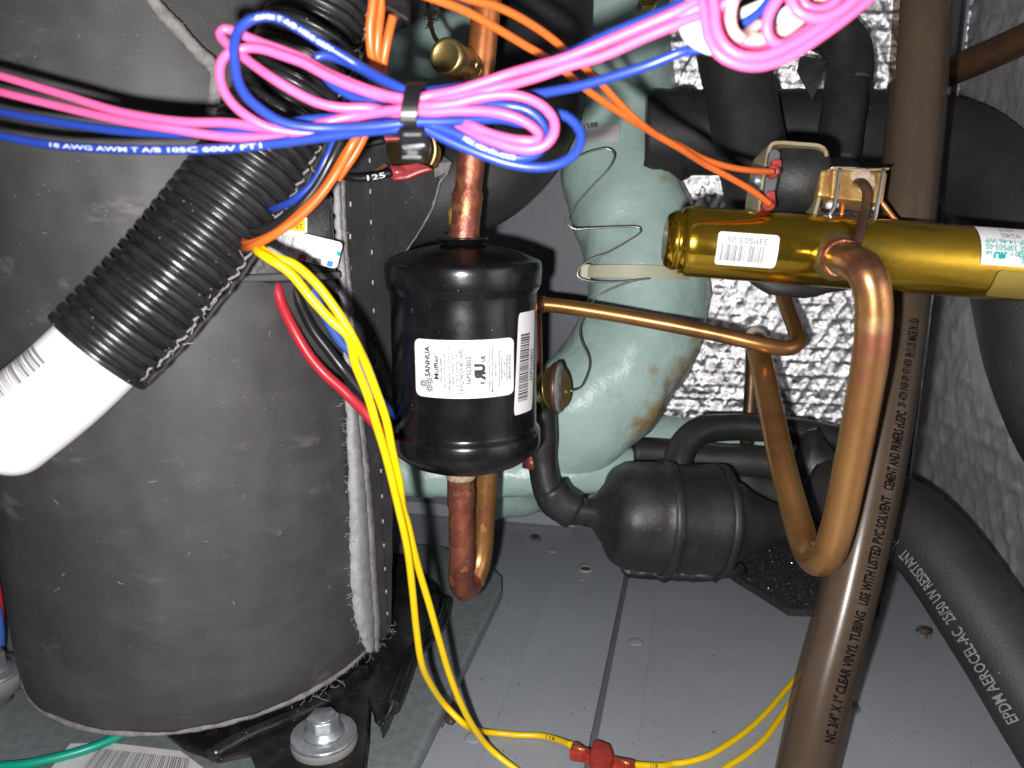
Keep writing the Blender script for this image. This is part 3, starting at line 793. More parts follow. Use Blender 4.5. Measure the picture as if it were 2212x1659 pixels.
# black rubber ring behind the brass valve
sp = spline([P(x, y, d) for x, y, d in ((1604, 545, .40), (1640, 600, .40), (1720, 622, .40), (1800, 612, .405), (1900, 590, .41), (1985, 545, .415), (1985, 480, .42), (1930, 428, .425), (1850, 412, .425), (1740, 430, .42), (1640, 480, .41))], .004, True)
mb = MB().tube(sp, .0052, 14, closed=True); mb.jitter(.0015, 90)
tag(new_obj('rubber_ring', mb, M['foam']), 'black foam ring partly hidden behind the brass valve body', 'ring')
# copper stub pipes against the foil
o, _ = tubeobj('copper_pipe', [(1790, 32, .56), (1870, 30, .555), (1950, 32, .55), (2060, 26, .53), (2130, -30, .5)], .0052, M['copper_burnt'], seg=16, jit=(.0005, 120))
tag(o, 'short dark red copper pipe at the top behind the vinyl tube', 'pipe')
o, _ = tubeobj('bronze_pipe', [(1930, 205, .50), (2040, 160, .475), (2130, 122, .452), (2260, 62, .42), (2340, 20, .40)], .0085, M['copper_dull'], seg=24)
tag(o, 'dark bronze pipe slanting up to the right edge by the foil wall', 'pipe')

mb = MB().prism([P(1400 + 22 * math.cos(k * math.pi / 3), 2 + 16 * math.sin(k * math.pi / 3), .50) for k in range(6)], FWD * .01)
tag(new_obj('brass_nut', mb, M['brass_plain'], bevel=.0008), 'small brass nut at the top edge beside the pink wires', 'nut')
# vertical brown lines behind
o, _ = tubeobj('thin_copper_pipe', [(1625, 735, .565), (1624, 800, .56), (1618, 900, .56), (1612, 960, .56)], .0048, M['copper_dull'], seg=16)
tag(o, 'thin dark copper pipe standing in front of the foil lining', 'pipe')

# insulated muffler lying at the back
im = thing('insulated_muffler', FZ(1450, 1245), 'black foam-wrapped muffler lying on the grey floor pan', 'muffler')
ax0, ax1 = P(1262, 1108, .478), P(1760, 1135, .492)
ax = (ax1 - ax0); L = ax.length
def frac(x): return (x - 1262) / (1760 - 1262.0) * L
prof = [(0, .0085), (frac(1280), .0095), (frac(1292), .0135), (frac(1310), .0205), (frac(1316), .0255), (frac(1324), .0292), (frac(1345), .0325), (frac(1375), .0338), (frac(1400), .034), (frac(1421), .034), (frac(1424), .0348), (frac(1438), .0348), (frac(1441), .0338), (frac(1480), .0335), (frac(1520), .0345), (frac(1535), .0345), (frac(1552), .0325), (frac(1560), .0285), (frac(1580), .026), (frac(1610), .0205), (frac(1650), .0145), (frac(1690), .0105), (frac(1700), .0105), (frac(1703), .0095), (L, .0095)]
pr2 = []
for (h0, r0), (h1, r1) in zip(prof, prof[1:]):
    m_ = max(1, int((h1 - h0) / .004))
    pr2 += [(h0 + (h1 - h0) * i / m_, r0 + (r1 - r0) * i / m_) for i in range(m_)]
pr2.append(prof[-1])
mb = MB().lathe(ax0, ax, pr2, 56); mb.jitter(.0012, 45); mb.jitter(.0005, 200)
new_obj('foam_body', mb, M['tape'], im)
for xa, xb, rr_ in ((1420, 1441, .0354), (1538, 1556, .0352)):
    tbm = MB().lathe(ax0, ax, [(frac(xa), rr_ - .0008), (frac(xa) + .0002, rr_), (frac((xa + xb) / 2), rr_ + .0001), (frac(xb) - .0002, rr_), (frac(xb), rr_ - .0008)], 56, caps=False); tbm.jitter(.0012, 45); tbm.jitter(.0005, 200)
    new_obj('tape_band', tbm, M['tape'], im)
# bottom flange of the taped wrap
mb = MB(); sp = spline([FZ(x, y, .012) for x, y in ((1345, 1228), (1400, 1236), (1480, 1240), (1560, 1238), (1600, 1225))], .003); mb.tube(sp, .0055, 10); mb.jitter(.003, 120)
new_obj('tape_seam', mb, M['tape'], im)
sm = spline([P(1552, 1010, .452), P(1568, 1045, .448), P(1582, 1085, .447)], .003)
# pipe from the brass valve down into the muffler neck
o, _ = tubeobj('inlet_pipe', [(1165, 880, .468), (1168, 950, .47), (1172, 1010, .472), (1185, 1060, .474), (1212, 1094, .476), (1262, 1106, .478), (1300, 1110, .479)], lambda l, L: .0092 + .0008 * math.sin(l * 130), M['tape'], im, seg=22, jit=(.001, 80))
mb = MB().tube(spline(fill_depth([(1188, 1052, .4735), (1206, 1082, .475), (1240, 1102, .477)]), .003), .0108, 20); mb.jitter(.0016, 110)
new_obj('tape_wrap', mb, M['tape'], im)
o, _ = tubeobj('insulated_pipe', [(1466, 1050, .50), (1466, 990, .505), (1482, 955, .51), (1520, 930, .515), (1580, 922, .52), (1680, 928, .525), (1790, 945, .53), (1870, 975, .53)], .0095, M['tape'], None, seg=22, jit=(.0008, 60))
tag(o, 'bent black insulated tube rising above the foam-wrapped muffler', 'pipe')
o, _ = tubeobj('insulated_pipe', [(1365, 978, .545), (1450, 984, .545), (1560, 994, .54), (1700, 1005, .535), (1800, 1020, .53)], .011, M['foam'], None, seg=22, jit=(.0009, 60))
tag(o, 'straight black insulated tube lying behind the foam-wrapped muffler', 'pipe')
o, _ = tubeobj('insulated_pipe', [(1545, 1010, .555), (1600, 1040, .55), (1680, 1065, .548), (1780, 1090, .545), (1900, 1110, .54)], .0165, M['foam'], None, seg=22, jit=(.001, 60))
tag(o, 'dark insulated pipe in shadow behind the right cone of the wrapped muffler', 'pipe')
mb = MB().lathe(P(1742, 940, .50), P(1800, 1110, .495) - P(1742, 940, .50), [(0, .004), (.008, .012), (.02, .016), (.035, .013), (.05, .008)], 26); mb.jitter(.007, 60); mb.jitter(.003, 160)
tag(new_obj('tape_wad', mb, M['tape']), 'crumpled wad of black foam tape behind the copper bend', 'tape')
# gritty pad on the floor
zg = .006
gp = [(1520, 1200), (1560, 1222), (1590, 1245), (1640, 1275), (1705, 1316), (1770, 1318), (1900, 1318), (1900, 1165), (1600, 1165)]
mb = MB().prism([FZ(x, y, zg) for x, y in gp], Vector((0, 0, -.005)))
pad = tag(new_obj('grit_pad', mb, M['grit']), 'dark sparkling grit pad on the floor beneath the copper bend', 'pad')
rd = random.Random(5); mb = MB(); mb2 = MB()
for k in range(2600):
    x, y = rd.uniform(1520, 1800), rd.uniform(1165, 1318)
    if not inpoly(x, y, gp): continue
    p = FZ(x, y, zg - .0001); r = rd.uniform(.0003, .0007)
    d = Vector((rd.gauss(0, 1), rd.gauss(0, 1), 0)).normalized()
    tri = [p + d * r, p + Vector((-d.y, d.x, 0)) * r, p - d * r, p + Vector((d.y, -d.x, 0)) * r]
    top = p + Vector((rd.uniform(-r, r), rd.uniform(-r, r), r * rd.uniform(.6, 1.5)))
    (mb2 if rd.random() < .14 else mb).add(tri + [top], [(0, 1, 4), (1, 2, 4), (2, 3, 4), (3, 0, 4)], False)
new_obj('grit', mb, M['grit'], pad)['kind'] = 'stuff'
new_obj('glinting_grit', mb2, M['sparkle'], pad)['kind'] = 'stuff'

# lettered insulated pipe at lower right
ep = thing('lettered_pipe', FZ(2050, 1400, 0), 'black insulated pipe with pale printed lettering at lower right', 'pipe')
o, epp = tubeobj('foam_sleeve', [(1790, 1060, .49), (1880, 1082, .465), (1955, 1122, .443), (2030, 1200, .422), (2110, 1312, .402), (2190, 1435, .384), (2270, 1560, .368), (2370, 1720, .35)], .0222, M['foam'], ep, seg=36, jit=(.0004, 30))
pt = Path(epp, .0226)
def ep_txt(body, a, b, h, ang):
    tube_text(ep, 'printed_lettering', pt, body, pt.near(*a), pt.near(*b), ang, h, M['ink_palegrey'], .01)
l0 = pt.near(2262, 1545); l1 = pt.near(1965, 1115)
segs = [('EPDM AEROCEL-AC', 0, .40), ('25/50 UV RESISTANT', .43, .80), ('1-1/8 X 3/8', .84, 1.0)]
for body, a, b in segs:
    pr = Print(); pr.hand = 1
    la, lb_ = l0 + (l1 - l0) * a, l0 + (l1 - l0) * b
    pr.text(body, (la, 0), (lb_, 0), .0070, .012)
    pr.build('printed_lettering', M['ink_palegrey'], ep, lambda l, q: pt.surf(l, .50 - q / pt.r, .0007))

# smoky vinyl hose
vh = thing('vinyl_tube', FZ(1760, 1659, 0), 'smoky brown clear vinyl tube with black printed line standing at right', 'tube')
VPTS = [(1998, -120, .362), (1994, 0, .362), (1985, 150, .363), (1972, 320, .364), (1958, 470, .364), (1945, 640, .363), (1922, 820, .361), (1893, 1000, .358), (1858, 1170, .354), (1815, 1350, .35), (1775, 1500, .347), (1742, 1659, .344), (1715, 1800, .342)]
o, vp = tubeobj('inner_film', VPTS, .0098, M['vinyl'], vh, seg=32, jit=(.0004, 60))
o, vp = tubeobj('tube_wall', VPTS, .0127, M['vinyl_wall'], vh, seg=40, jit=(.00015, 40))
pv = Path(vp, .0129)
lo_, hi_ = pv.near(1790, 1592), pv.near(1930, 690)
words = [('NC 3/4" X 1" CLEAR VINYL TUBING', 0, .30), ('USE WITH LISTED PVC SOLVENT', .315, .57), ('CEMENT AND PRIMERS cUSPC', .585, .775), ('SP- 4729 (NSF-SP) 07/14/20', .785, .90), ('09:13 L05 MADE IN USA', .905, 1.0)]
for body, a, b in words:
    pr = Print(); pr.hand = 1
    pr.text(body, (lo_ + (hi_ - lo_) * a, 0), (lo_ + (hi_ - lo_) * b, 0), .0050, .03)
    pr.build('printed_lettering', M['ink_hose'], vh, lambda l, q: pv.surf(l, -.74 - q / pv.r, .0003))

# ================================================================== BLACK CYLINDER MUFFLER WITH PRINTED LABEL
MC = P(1004, 800, .372); MR = .0345
mz = lambda y: PH(1004, y, math.hypot(MC.x, MC.y) - MR).z            # height on the front face for a picture row
muf = thing('muffler', Vector((MC.x, MC.y, mz(1030))), 'glossy black cylindrical muffler with white printed label in the centre', 'muffler')
zt1, zt2, zb1, zb2 = mz(576), mz(642), mz(962), mz(1012)
zbt = mz(1012) - .0115
prof = [(zbt - .002, .0062), (zbt, .0075), (zbt + .0008, .013), (zbt + .0028, .0215), (zbt + .0062, .0295), (zb2 - .0016, .0340), (zb2, .0352), (zb2 + .0015, .0362), (zb2 + .0035, .0365), (zb1 - .0025, .0364), (zb1 - .0008, .0358), (zb1 + .0004, .0347), (zb1 + .0018, MR), (zb1 + .006, MR),
        (zt2 - .006, MR), (zt2 - .0018, MR), (zt2 - .0004, .0347), (zt2 + .0008, .0358), (zt2 + .0025, .0364), (zt2 + .006, .0366), (zt1 - .004, .0367), (zt1 - .0012, .0366), (zt1, .0361), (zt1 + .0006, .0352), (zt1 + .0016, .0325), (zt1 + .0038, .027), (zt1 + .0062, .019), (zt1 + .0074, .0115), (zt1 + .0080, .0096), (zt1 + .0105, .0093)]
mb = MB().lathe(Vector((MC.x, MC.y, 0)), zt, [(h, r) for h, r in prof], 96)
new_obj('shell', mb, M['muffler'], muf)
mb = MB().lathe(Vector((MC.x, MC.y, 0)), zt, [(zt1 + .0100, .0118), (zt1 + .0108, .0118), (zt1 + .0110, .0115)], 40)
new_obj('top_washer', mb, M['black_paint'], muf)
TH0 = math.atan2(-MC.y, -MC.x)
SIN = math.sin(math.radians(38.5))
def muf_map(off):
    def f(zx, zy):           # enlarged picture coordinates of the label
        c = (zx - 985) / 792.0
        th = math.asin(max(-1, min(1, c * SIN)))
        px_ = 1600 * .5486 + zx * .2486 * .5486; py_ = 1300 * .5486 + zy * .2486 * .5486
        z = mz(py_) if False else MLZ0 + (MLZ1 - MLZ0) * (1085 - zy) / 945.0
        z += .0
        a = TH0 + th
        return Vector((MC.x + math.cos(a) * (MR + off), MC.y + math.sin(a) * (MR + off), z))
    return f
MLZ0, MLZ1 = mz(861), mz(735)
lab = new_obj('label', sheet(185, 140, 1785, 1085, 95, muf_map(.00025), 40, 2), M['paper'], muf)
pr = Print()
for x, y, r in ((320, 865, 62), (418, 815, 62), (418, 935, 62)): pr.flower(x, y, r, 11)
pr.ring(462, 740, 22, 6); pr.ring(1148, 533, 20, 6)
for body, x, h, y0, y1, bo in (('SANHUA', 435, 88, 745, 250, .02), ('Muffler', 572, 80, 778, 375, .008), ('For use with', 628, 46, 800, 430, .004), ('All CFC, HCFC and HFC', 690, 46, 918, 320, .004),
        ('refrigerants listed in', 760, 46, 990, 245, .004), ('CAN/CSA B52 and', 818, 46, 895, 350, .004), ('ANSI/ASHRAE 34', 878, 40, 900, 375, .004), ('TXYQ76029-4C-WF01', 980, 85, 1020, 240, .008),
        ('36P503B02', 1090, 85, 858, 400, .008), ('c', 1302, 72, 858, 815, .05), ('US', 1316, 74, 492, 395, .04), ('Design pressure:700 PSIG', 1404, 42, 978, 280, .004), ('Maximum abnormal pressure:', 1450, 42, 1005, 255, .004),
        ('833 PSIG', 1495, 34, 740, 515, .004), ('Continuous operating', 1556, 38, 915, 335, .004), ('temperature:', 1600, 36, 797, 455, .004), ('-30°C~120°C', 1640, 34, 780, 465, .004), ('DATE CODE:4519', 1684, 32, 825, 415, .004), ('MADE IN CHINA', 1728, 32, 812, 415, .004)):
    pr.text(body, (x, y0), (x, y1), h, bo + .014)
pr.text('R', (1318, 800), (1318, 655), 182, .07, mirror=True)
pr.text('U', (1318, 668), (1318, 525), 182, .07)
pr.build('printed_text', M['ink'], lab, muf_map(.0004))
# narrow barcode label on the right of the shell
BZ0, BZ1 = mz(910), mz(684)
def bc_map(off):
    def f(a, b):             # a across 0..1, b upward 0..1
        th = math.radians(41.5 + a * 25 + (b - .5) * 5.0)
        A_ = TH0 + th
        return Vector((MC.x + math.cos(A_) * (MR + off), MC.y + math.sin(A_) * (MR + off), BZ0 + (BZ1 - BZ0) * b))
    return f
bl = new_obj('barcode_label', sheet(0, 0, 1, 1, .08, bc_map(.00025), 16, 14), M['paper'], muf)
pr = Print(); pr.bars(.14, .13, .62, .80, 40, 4, 'y'); pr.hand = 1
pr.text('36P503B02', (.93, .30), (.93, .62), .23, .01); 
pr.build('printed_bars', M['ink'], bl, bc_map(.0004))

# copper discharge pipe into the top of the muffler
dp = thing('discharge_pipe', Vector((MC.x, MC.y, zt1)), 'copper pipe rising from the top of the black muffler', 'pipe')
top = Vector((MC.x, MC.y, zt1 + .0085))
dptop = (top - CAM).dot(FWD)
ptop_ = P(1052, 0, dptop - .022)
sp = spline([top, top.lerp(ptop_, .35), top.lerp(ptop_, .7), ptop_, top.lerp(ptop_, 1.5), top.lerp(ptop_, 2.0)], .003)
rr = lambda l, L: .0073 if l < .004 else (.00690 if l < .0225 else (.0070 if l < .026 else .00635))
o = new_obj('pipe', MB().tube(sp, lambda l, L: (.0073 if l < .006 else .0069 if l < .0205 else .0072 if l < .0235 else .0062), 28).jitter(.0002, 200), M['copper_burnt'], dp)
bead = spline(fill_depth([(984, 438, dptop - .0035), (979, 465, dptop - .003), (976, 490, dptop - .003)]), .002)
new_obj('braze_bead', MB().tube(bead, lambda l, L: .0008 + .0018 * math.sin(math.pi * l / L), 10).jitter(.0008, 300), M['clear_gold'], dp)
o = new_obj('upper_pipe', MB().tube(spline([top.lerp(ptop_, .62), ptop_, top.lerp(ptop_, 1.5), top.lerp(ptop_, 2.0)], .004), .00635, 28).jitter(.0002, 200), M['copper_bright'], dp)
# brass service port with cap
sv = thing('service_port', P(1020, 150, .37), 'brass service port with round cap on the upper copper pipe', 'valve')
a0, a1 = P(1036, 163, .352), P(962, 120, .315)
ax = (a1 - a0).normalized(); Lx = (a1 - a0).length
new_obj('stem', MB().lathe(a0, ax, [(-.004, .0062), (Lx * .3, .0062), (Lx * .31, .0072), (Lx * .42, .0072), (Lx * .43, .006)], 28), M['brass_plain'], sv)
e1 = ax.cross(zt).normalized(); e2 = ax.cross(e1)
hx = [a0 + ax * Lx * .43 + (e1 * math.cos(k * math.pi / 3) + e2 * math.sin(k * math.pi / 3)) * .0082 for k in range(6)]
new_obj('hex_nut', MB().prism(hx, ax * Lx * .16), M['brass_plain'], sv, bevel=.0007)
new_obj('cap', MB().lathe(a0, ax, [(Lx * .6, .0072), (Lx * .97, .0074), (Lx * .985, .0070), (Lx * 1.0, .0066), (Lx * 1.002, .0054), (Lx * .998, .0052), (Lx * .999, .0004)], 40), M['brass_plain'], sv)
o, _ = tubeobj('braided_lead', ZT(T10, [(545, -60, .40), (560, 20), (575, 130), (600, 230), (640, 290, .355)]), .0011, M['copper_dull'], None, seg=8)
tag(o, 'thin brown lead hanging down to the brass port cap', 'wire')
# clay lump of dark fluff on the lead
fz = fuzz(spline(fill_depth(ZT(T10, [(560, 60, .385), (575, 110), (570, 150, .38)])), .002), 60, .006, r=.0003, seed=31)
new_obj('black_fluff', fz, M['stitch_and_shade'], o)

# U-bend below the muffler
ub = thing('copper_bend', Vector((MC.x, MC.y, mz(1260))), 'copper U-bend hanging below the black muffler', 'pipe')
bt = Vector((MC.x, MC.y, mz(1030)))
def axp(y): return Vector((MC.x, MC.y, PH(1000, y, math.hypot(MC.x, MC.y)).z)) + Vector(((992 - 1004) / FPX * .38, 0, 0))
pth = [Vector((axp(1030).x, axp(1030).y, zbt + .004)), axp(1100), axp(1160), axp(1210), P(995, 1250, .402), P(1003, 1272, .409), P(1018, 1260, .418), P(1034, 1210, .424), P(1043, 1130, .423), P(1049, 1030, .418), P(1056, 900, .41)]
sp = spline(pth, .003)
new_obj('pipe', MB().tube(sp, lambda l, L: (.0069 if l < .021 else .0071 if l < .024 else .0064), 28).jitter(.0003, 160), M['copper_burnt'], ub)
new_obj('collar', MB().lathe(Vector((axp(1044).x, axp(1044).y, zbt - .004)), zt, [(-.0016, .0070), (-.001, .0074), (.0022, .0075), (.003, .0072)], 32).jitter(.0002, 400), M['flux'], ub)
o = new_obj('rear_leg', MB().tube(spline([P(1020, 1258, .4195), P(1035, 1210, .4242), P(1043, 1130, .4232), P(1049, 1030, .4182), P(1056, 900, .4102)], .003), .00665, 28), M['copper_brown'], ub)

# copper tube running right from behind the muffler
cl = thing('copper_tube', P(1400, 700, .44), 'slim copper tube running right from behind the black muffler and turning back', 'pipe')
o, _ = tubeobj('tube', [(1140, 655, .452), (1200, 660, .45), (1300, 675, .446), (1430, 698, .44), (1560, 724, .434), (1650, 745, .43), (1700, 752, .43), (1722, 742, .434), (1718, 715, .444), (1700, 665, .462), (1684, 615, .478), (1670, 570, .49)], .0044, M['copper_brown'], cl, seg=20, step=.003)
new_obj('swaged_end', MB().tube(spline([P(1130, 654, .4525), P(1178, 658, .4507)], .003), .0049, 20), M['copper_burnt'], cl)

# ================================================================== BRASS REVERSING VALVE, SOLENOID AND PIPES
bv = thing('reversing_valve', P(1800, 550, .325), 'polished brass valve cylinder lying across the right side', 'valve')
b0, b1 = P(1436, 518, .328), P(2400, 588, .318)
bax = (b1 - b0); BL = bax.length; bax.normalize(); BR = .01475
mb = MB().lathe(b0, bax, [(0, .009), (.0006, .0108), (.003, .0124), (.0036, .0128), (.0040, .0124), (.0062, .0126), (.0068, .0138), (.0090, .0147), (.012, BR), (BL - .012, BR), (BL - .009, .0147), (BL - .0068, .0138), (BL - .0062, .0126), (BL - .003, .0124), (BL, .009)], 72)
new_obj('body', mb, M['brass'], bv)
nb = 60
pb = Path([b0 + bax * BL * i / nb for i in range(nb + 1)], BR)
bx = lambda x: pb.near(x, 518 + (x - 1436) * .0726)
# picture rows to angle around the cylinder
def b_map(off):
    def f(x, y):
        l = bx_l(x); mid = 522 + (x - 1450) * .072
        a = math.asin(max(-.995, min(.995, (y - mid) / 78.0)))
        p, t = pb.at(l); c = CAM - p; e1 = (c - t * c.dot(t)).normalized(); dn = -zt; dn = (dn - t * dn.dot(t)); dn = (dn - e1 * dn.dot(e1)).normalized()
        return p + (e1 * math.cos(a) + dn * math.sin(a)) * (BR + off)
    return f
LX0, LX1 = pb.near(1500, 525), pb.near(2180, 575)
def bx_l(x): return LX0 + (LX1 - LX0) * (x - 1500) / 680.0
def skew(x): return (x - 1600) * .072
bl1 = new_obj('barcode_label', sheet(1537, 507, 1664, 576, 8, lambda x, y: b_map(.0003)(x, y + skew(x)), 12, 12), M['paper'], bv)
pr = Print(); pr.bars(1545, 532, 1640, 566, 40, 8, 'x'); pr.text('33P503-05', (1640, 516), (1556, 516), 13, .01)
pr.build('printed_bars', M['ink_grey'], bl1, lambda x, y: b_map(.0005)(x, y + skew(x)))
bl2 = new_obj('rating_label', sheet(2074, 459, 2184, 536, 2, lambda x, y: b_map(.0003)(x, y + skew(x)), 12, 16), M['paper'], bv)
pr = Print()
pr.text('SHP-14-46-WP', (2176, 482), (2082, 482), 10, .012); pr.text('P/N: 33P503-05', (2176, 494), (2082, 494), 11, .012)
pr.text('US', (2094, 508), (2082, 508), 7, .04); pr.text('U', (2112, 508), (2098, 508), 14, .07); pr.text('R', (2126, 508), (2112, 508), 14, .07, mirror=True); pr.text('C', (2137, 508), (2131, 508), 7, .04)
pr.ring(2145, 511, 4.5, 2)
for x, y in ((2154, 511), (2172, 511), (2163, 523)): pr.flower(x, y, 8.5, 1.6)
pr.build('printed_text', M['ink_teal'], bl2, lambda x, y: b_map(.0005)(x, y + skew(x)))
pr = Print(); pr.text('W22402', (2158, 471), (2118, 471), 9, .004); pr.text('6210', (2148, 462), (2120, 462), 5, .004)
pr.build('printed_number', M['ink_grey'], bl2, lambda x, y: b_map(.0005)(x, y + skew(x)))
gt = new_obj('gold_tape', sheet(2112, 545, 2230, 600, 10, lambda x, y: b_map(.0004)(x, y + skew(x) + (x - 2112) * .02), 10, 12), M['clear_gold'], bv)
# stub where the copper pipe leaves the valve
so = P(1822, 560, .312)
sdir = (P(1850, 566, .286) - P(1812, 552, .318)).normalized()
new_obj('stub', MB().lathe(P(1806, 553, .3135), sdir, [(-.004, .0100), (.0035, .0098), (.004, .0085), (.010, .0078), (.0105, .0070)], 36).jitter(.0002, 300), M['brass_plain'], bv)
new_obj('braze_ring', MB().lathe(P(1806, 553, .3135), sdir, [(.0095, .0074), (.011, .0079), (.0135, .0078), (.015, .0071)], 32).jitter(.0006, 380), M['copper_burnt'], bv)
cp = thing('copper_loop', P(1800, 1220, .33), 'copper pipe dropping from the brass valve into a narrow loop', 'pipe')
st0 = P(1806, 553, .3135)
pth = [st0 + sdir * .012, st0 + sdir * .019, P(1868, 585, .283), P(1886, 640, .283), P(1884, 740, .2875), P(1862, 880, .298), P(1835, 1020, .309), P(1806, 1150, .319), P(1788, 1198, .326), P(1764, 1212, .337), P(1742, 1185, .35), P(1722, 1120, .365), P(1692, 1010, .385), P(1664, 880, .415), P(1646, 790, .44), P(1636, 748, .456), P(1632, 735, .475), P(1631, 729, .51), P(1631, 726, .56)]
sp = spline(pth, .003)
M['copper_loop'] = mat('copper_loop', (.52, .265, .095), .3, .8, col2=(.42, .19, .07), cscale=22, cramp=(.42, .6), bump=.05, bscale=260, rvar=.05, col3=(.50, .22, .09), c3scale=12, c3ramp=(.56, .66))
stain(M['copper_loop'], [(P(1886, 590, .283), .016), (P(1850, 565, .295), .014), (P(1875, 560, .283), .010)], (.15, .062, .05), .9)
stain(M['copper_loop'], [(P(1884, 745, .286), .010), (P(1876, 790, .29), .007)], (.50, .15, .12), .8)
stain(M['copper_loop'], [(P(1888, 690, .282), .006)], (.66, .56, .28), .8)
new_obj('pipe', MB().tube(sp, .0066, 32), M['copper_loop'], cp)

# solenoid coil
sol = thing('solenoid_coil', P(1710, 460, .33), 'black solenoid coil in a plated bracket above the brass valve', 'solenoid')
DS = .325
S = lambda x, y, d=DS: P(x, y, d)
X_ = (S(1775, 392) - S(1665, 384)).normalized(); 
cyl0, cyl1 = S(1668, 384, .338), S(1772, 392, .336)
cx = (cyl1 - cyl0); Lc = cx.length
new_obj('winding', MB().lathe(cyl0, cx, [(0, .0135), (.0008, .0145), (Lc - .0008, .0145), (Lc, .0135)], 56), M['coil_black'], sol)
# bracket: U-shaped strip seen edge on
br_px = [(1640, 455), (1641, 448), (1652, 372), (1662, 322), (1668, 311), (1682, 308), (1730, 311), (1770, 315), (1781, 322), (1785, 332), (1780, 372), (1767, 440), (1760, 462)]
sp = spline([S(x, y, .3235) for x, y in br_px], .002)
mb = MB(); v = []; n = len(sp)
for i, p in enumerate(sp):
    t = (sp[min(i + 1, n - 1)] - sp[max(0, i - 1)]).normalized(); nn = FWD.cross(t).normalized() * .0007
    v += [p + nn, p - nn, p - nn + FWD * .020, p + nn + FWD * .020]
f = []
for i in range(n - 1):
    for j in range(4): f.append((4 * i + j, 4 * i + (j + 1) % 4, 4 * i + 4 + (j + 1) % 4, 4 * i + 4 + j))
f += [(0, 1, 2, 3), tuple(4 * (n - 1) + k for k in (3, 2, 1, 0))]
mb.add(v, f, False); new_obj('bracket', mb, M['bracket'], sol)
# terminal strip with two crimped spade terminals
mb = MB(); nose = [(1663, 330), (1669, 320), (1680, 321), (1687, 330), (1680, 392), (1669, 440), (1664, 456), (1655, 462), (1646, 456), (1650, 420), (1658, 368)]
new_obj('terminal_strip', MB().prism([S(x, y, .3205) for x, y in nose], FWD * .010), M['grey_plastic'], sol, bevel=.0008)
def spade(pts, tipdir, name):
    t = new_obj(name, MB().prism([S(x, y, .3155) for x, y in pts], FWD * .005), M['crimp_red'], sol, bevel=.0009); return t
spade([(1669, 343), (1690, 343), (1690, 357), (1685, 367), (1684, 380), (1665, 384), (1662, 372), (1667, 360)], 0, 'spade_terminal')
spade([(1655, 414), (1675, 410), (1677, 430), (1679, 440), (1672, 452), (1652, 453), (1648, 440), (1655, 428)], 0, 'spade_terminal')
for (x, y) in ((1676, 370), (1665, 443)):
    mb = MB().lathe(S(x, y, .3165), (CAM - S(x, y)).normalized() + X_ * -.5, [(-.001, .0022), (.0032, .0023), (.0034, .0018)], 20)
    new_obj('crimp_barrel', mb, M['crimp_red'], sol)
new_obj('screw_boss', MB().lathe(S(1650, 391, .33), -X_, [(0, .0026), (.004, .0026), (.0048, .0018)], 16), M['zinc'], sol)
# pilot valve block
pv_ = thing('pilot_valve', P(1845, 440, .325), 'small brass pilot valve block held by a wire clip beside the solenoid', 'valve')
blk = [(1800, 366), (1918, 372), (1908, 440), (1795, 428)]
new_obj('block', MB().prism([S(x, y, .319) for x, y in blk], FWD * .016), M['brass_block'], pv_, bevel=.0008)
neck = [(1774, 364), (1802, 366), (1797, 427), (1766, 424)]
new_obj('neck', MB().prism([S(x, y, .321) for x, y in neck], FWD * .012), M['brass_block'], pv_, bevel=.0015)
new_obj('top_plate', MB().prism([S(x, y, .3175) for x, y in ((1796, 359), (1845, 360), (1870, 365), (1922, 361), (1922, 366), (1870, 369), (1796, 364))], FWD * .018), M['bracket'], pv_, bevel=.0004)
c = S(1857, 397, .319)
fl = MB()
for k in range(16):
    pass
prf = [(-.0004, .0062), (.0002, .0058), (.0008, .0042), (.0008, .003)]
new_obj('flux_ring', MB().lathe(c, (CAM - c), prf, 30).jitter(.0006, 500), M['flux'], pv_)
o, _ = tubeobj('capillary', [(1852, 395, .317), (1862, 398, .3115), (1872, 412, .3095), (1871, 440, .3085), (1862, 485, .306), (1850, 530, .303), (1846, 552, .302)], .0019, M['copper_dull'], pv_, seg=14, step=.0015)
for pts in ([(1785, 424, .332), (1772, 440, .332), (1766, 456, .332)], [(1823, 432, .331), (1819, 455, .331), (1817, 468, .331)], [(1902, 434, .332), (1918, 455, .332), (1936, 478, .332)]):
    tubeobj('capillary', pts, .0011, M['copper_bright'], pv_, seg=10, step=.002)
# wire clip
o, _ = tubeobj('wire_clip', [(1814, 364, .3165), (1808, 410, .3165), (1800, 450, .3168), (1792, 464, .317), (1800, 475, .317), (1840, 479, .317), (1884, 480, .317), (1890, 470, .317), (1894, 450, .3168), (1902, 405, .3165), (1909, 366, .3165)], .00085, M['steel'], pv_, seg=8, step=.0015)
for q in ([(1788, 425), (1817, 428), (1813, 449), (1790, 449)], [(1871, 436), (1894, 438), (1891, 455), (1868, 453)]):
    new_obj('white_pad', MB().prism([S(x, y, .326) for x, y in q], FWD * .004), M['paper'], pv_, bevel=.0012)

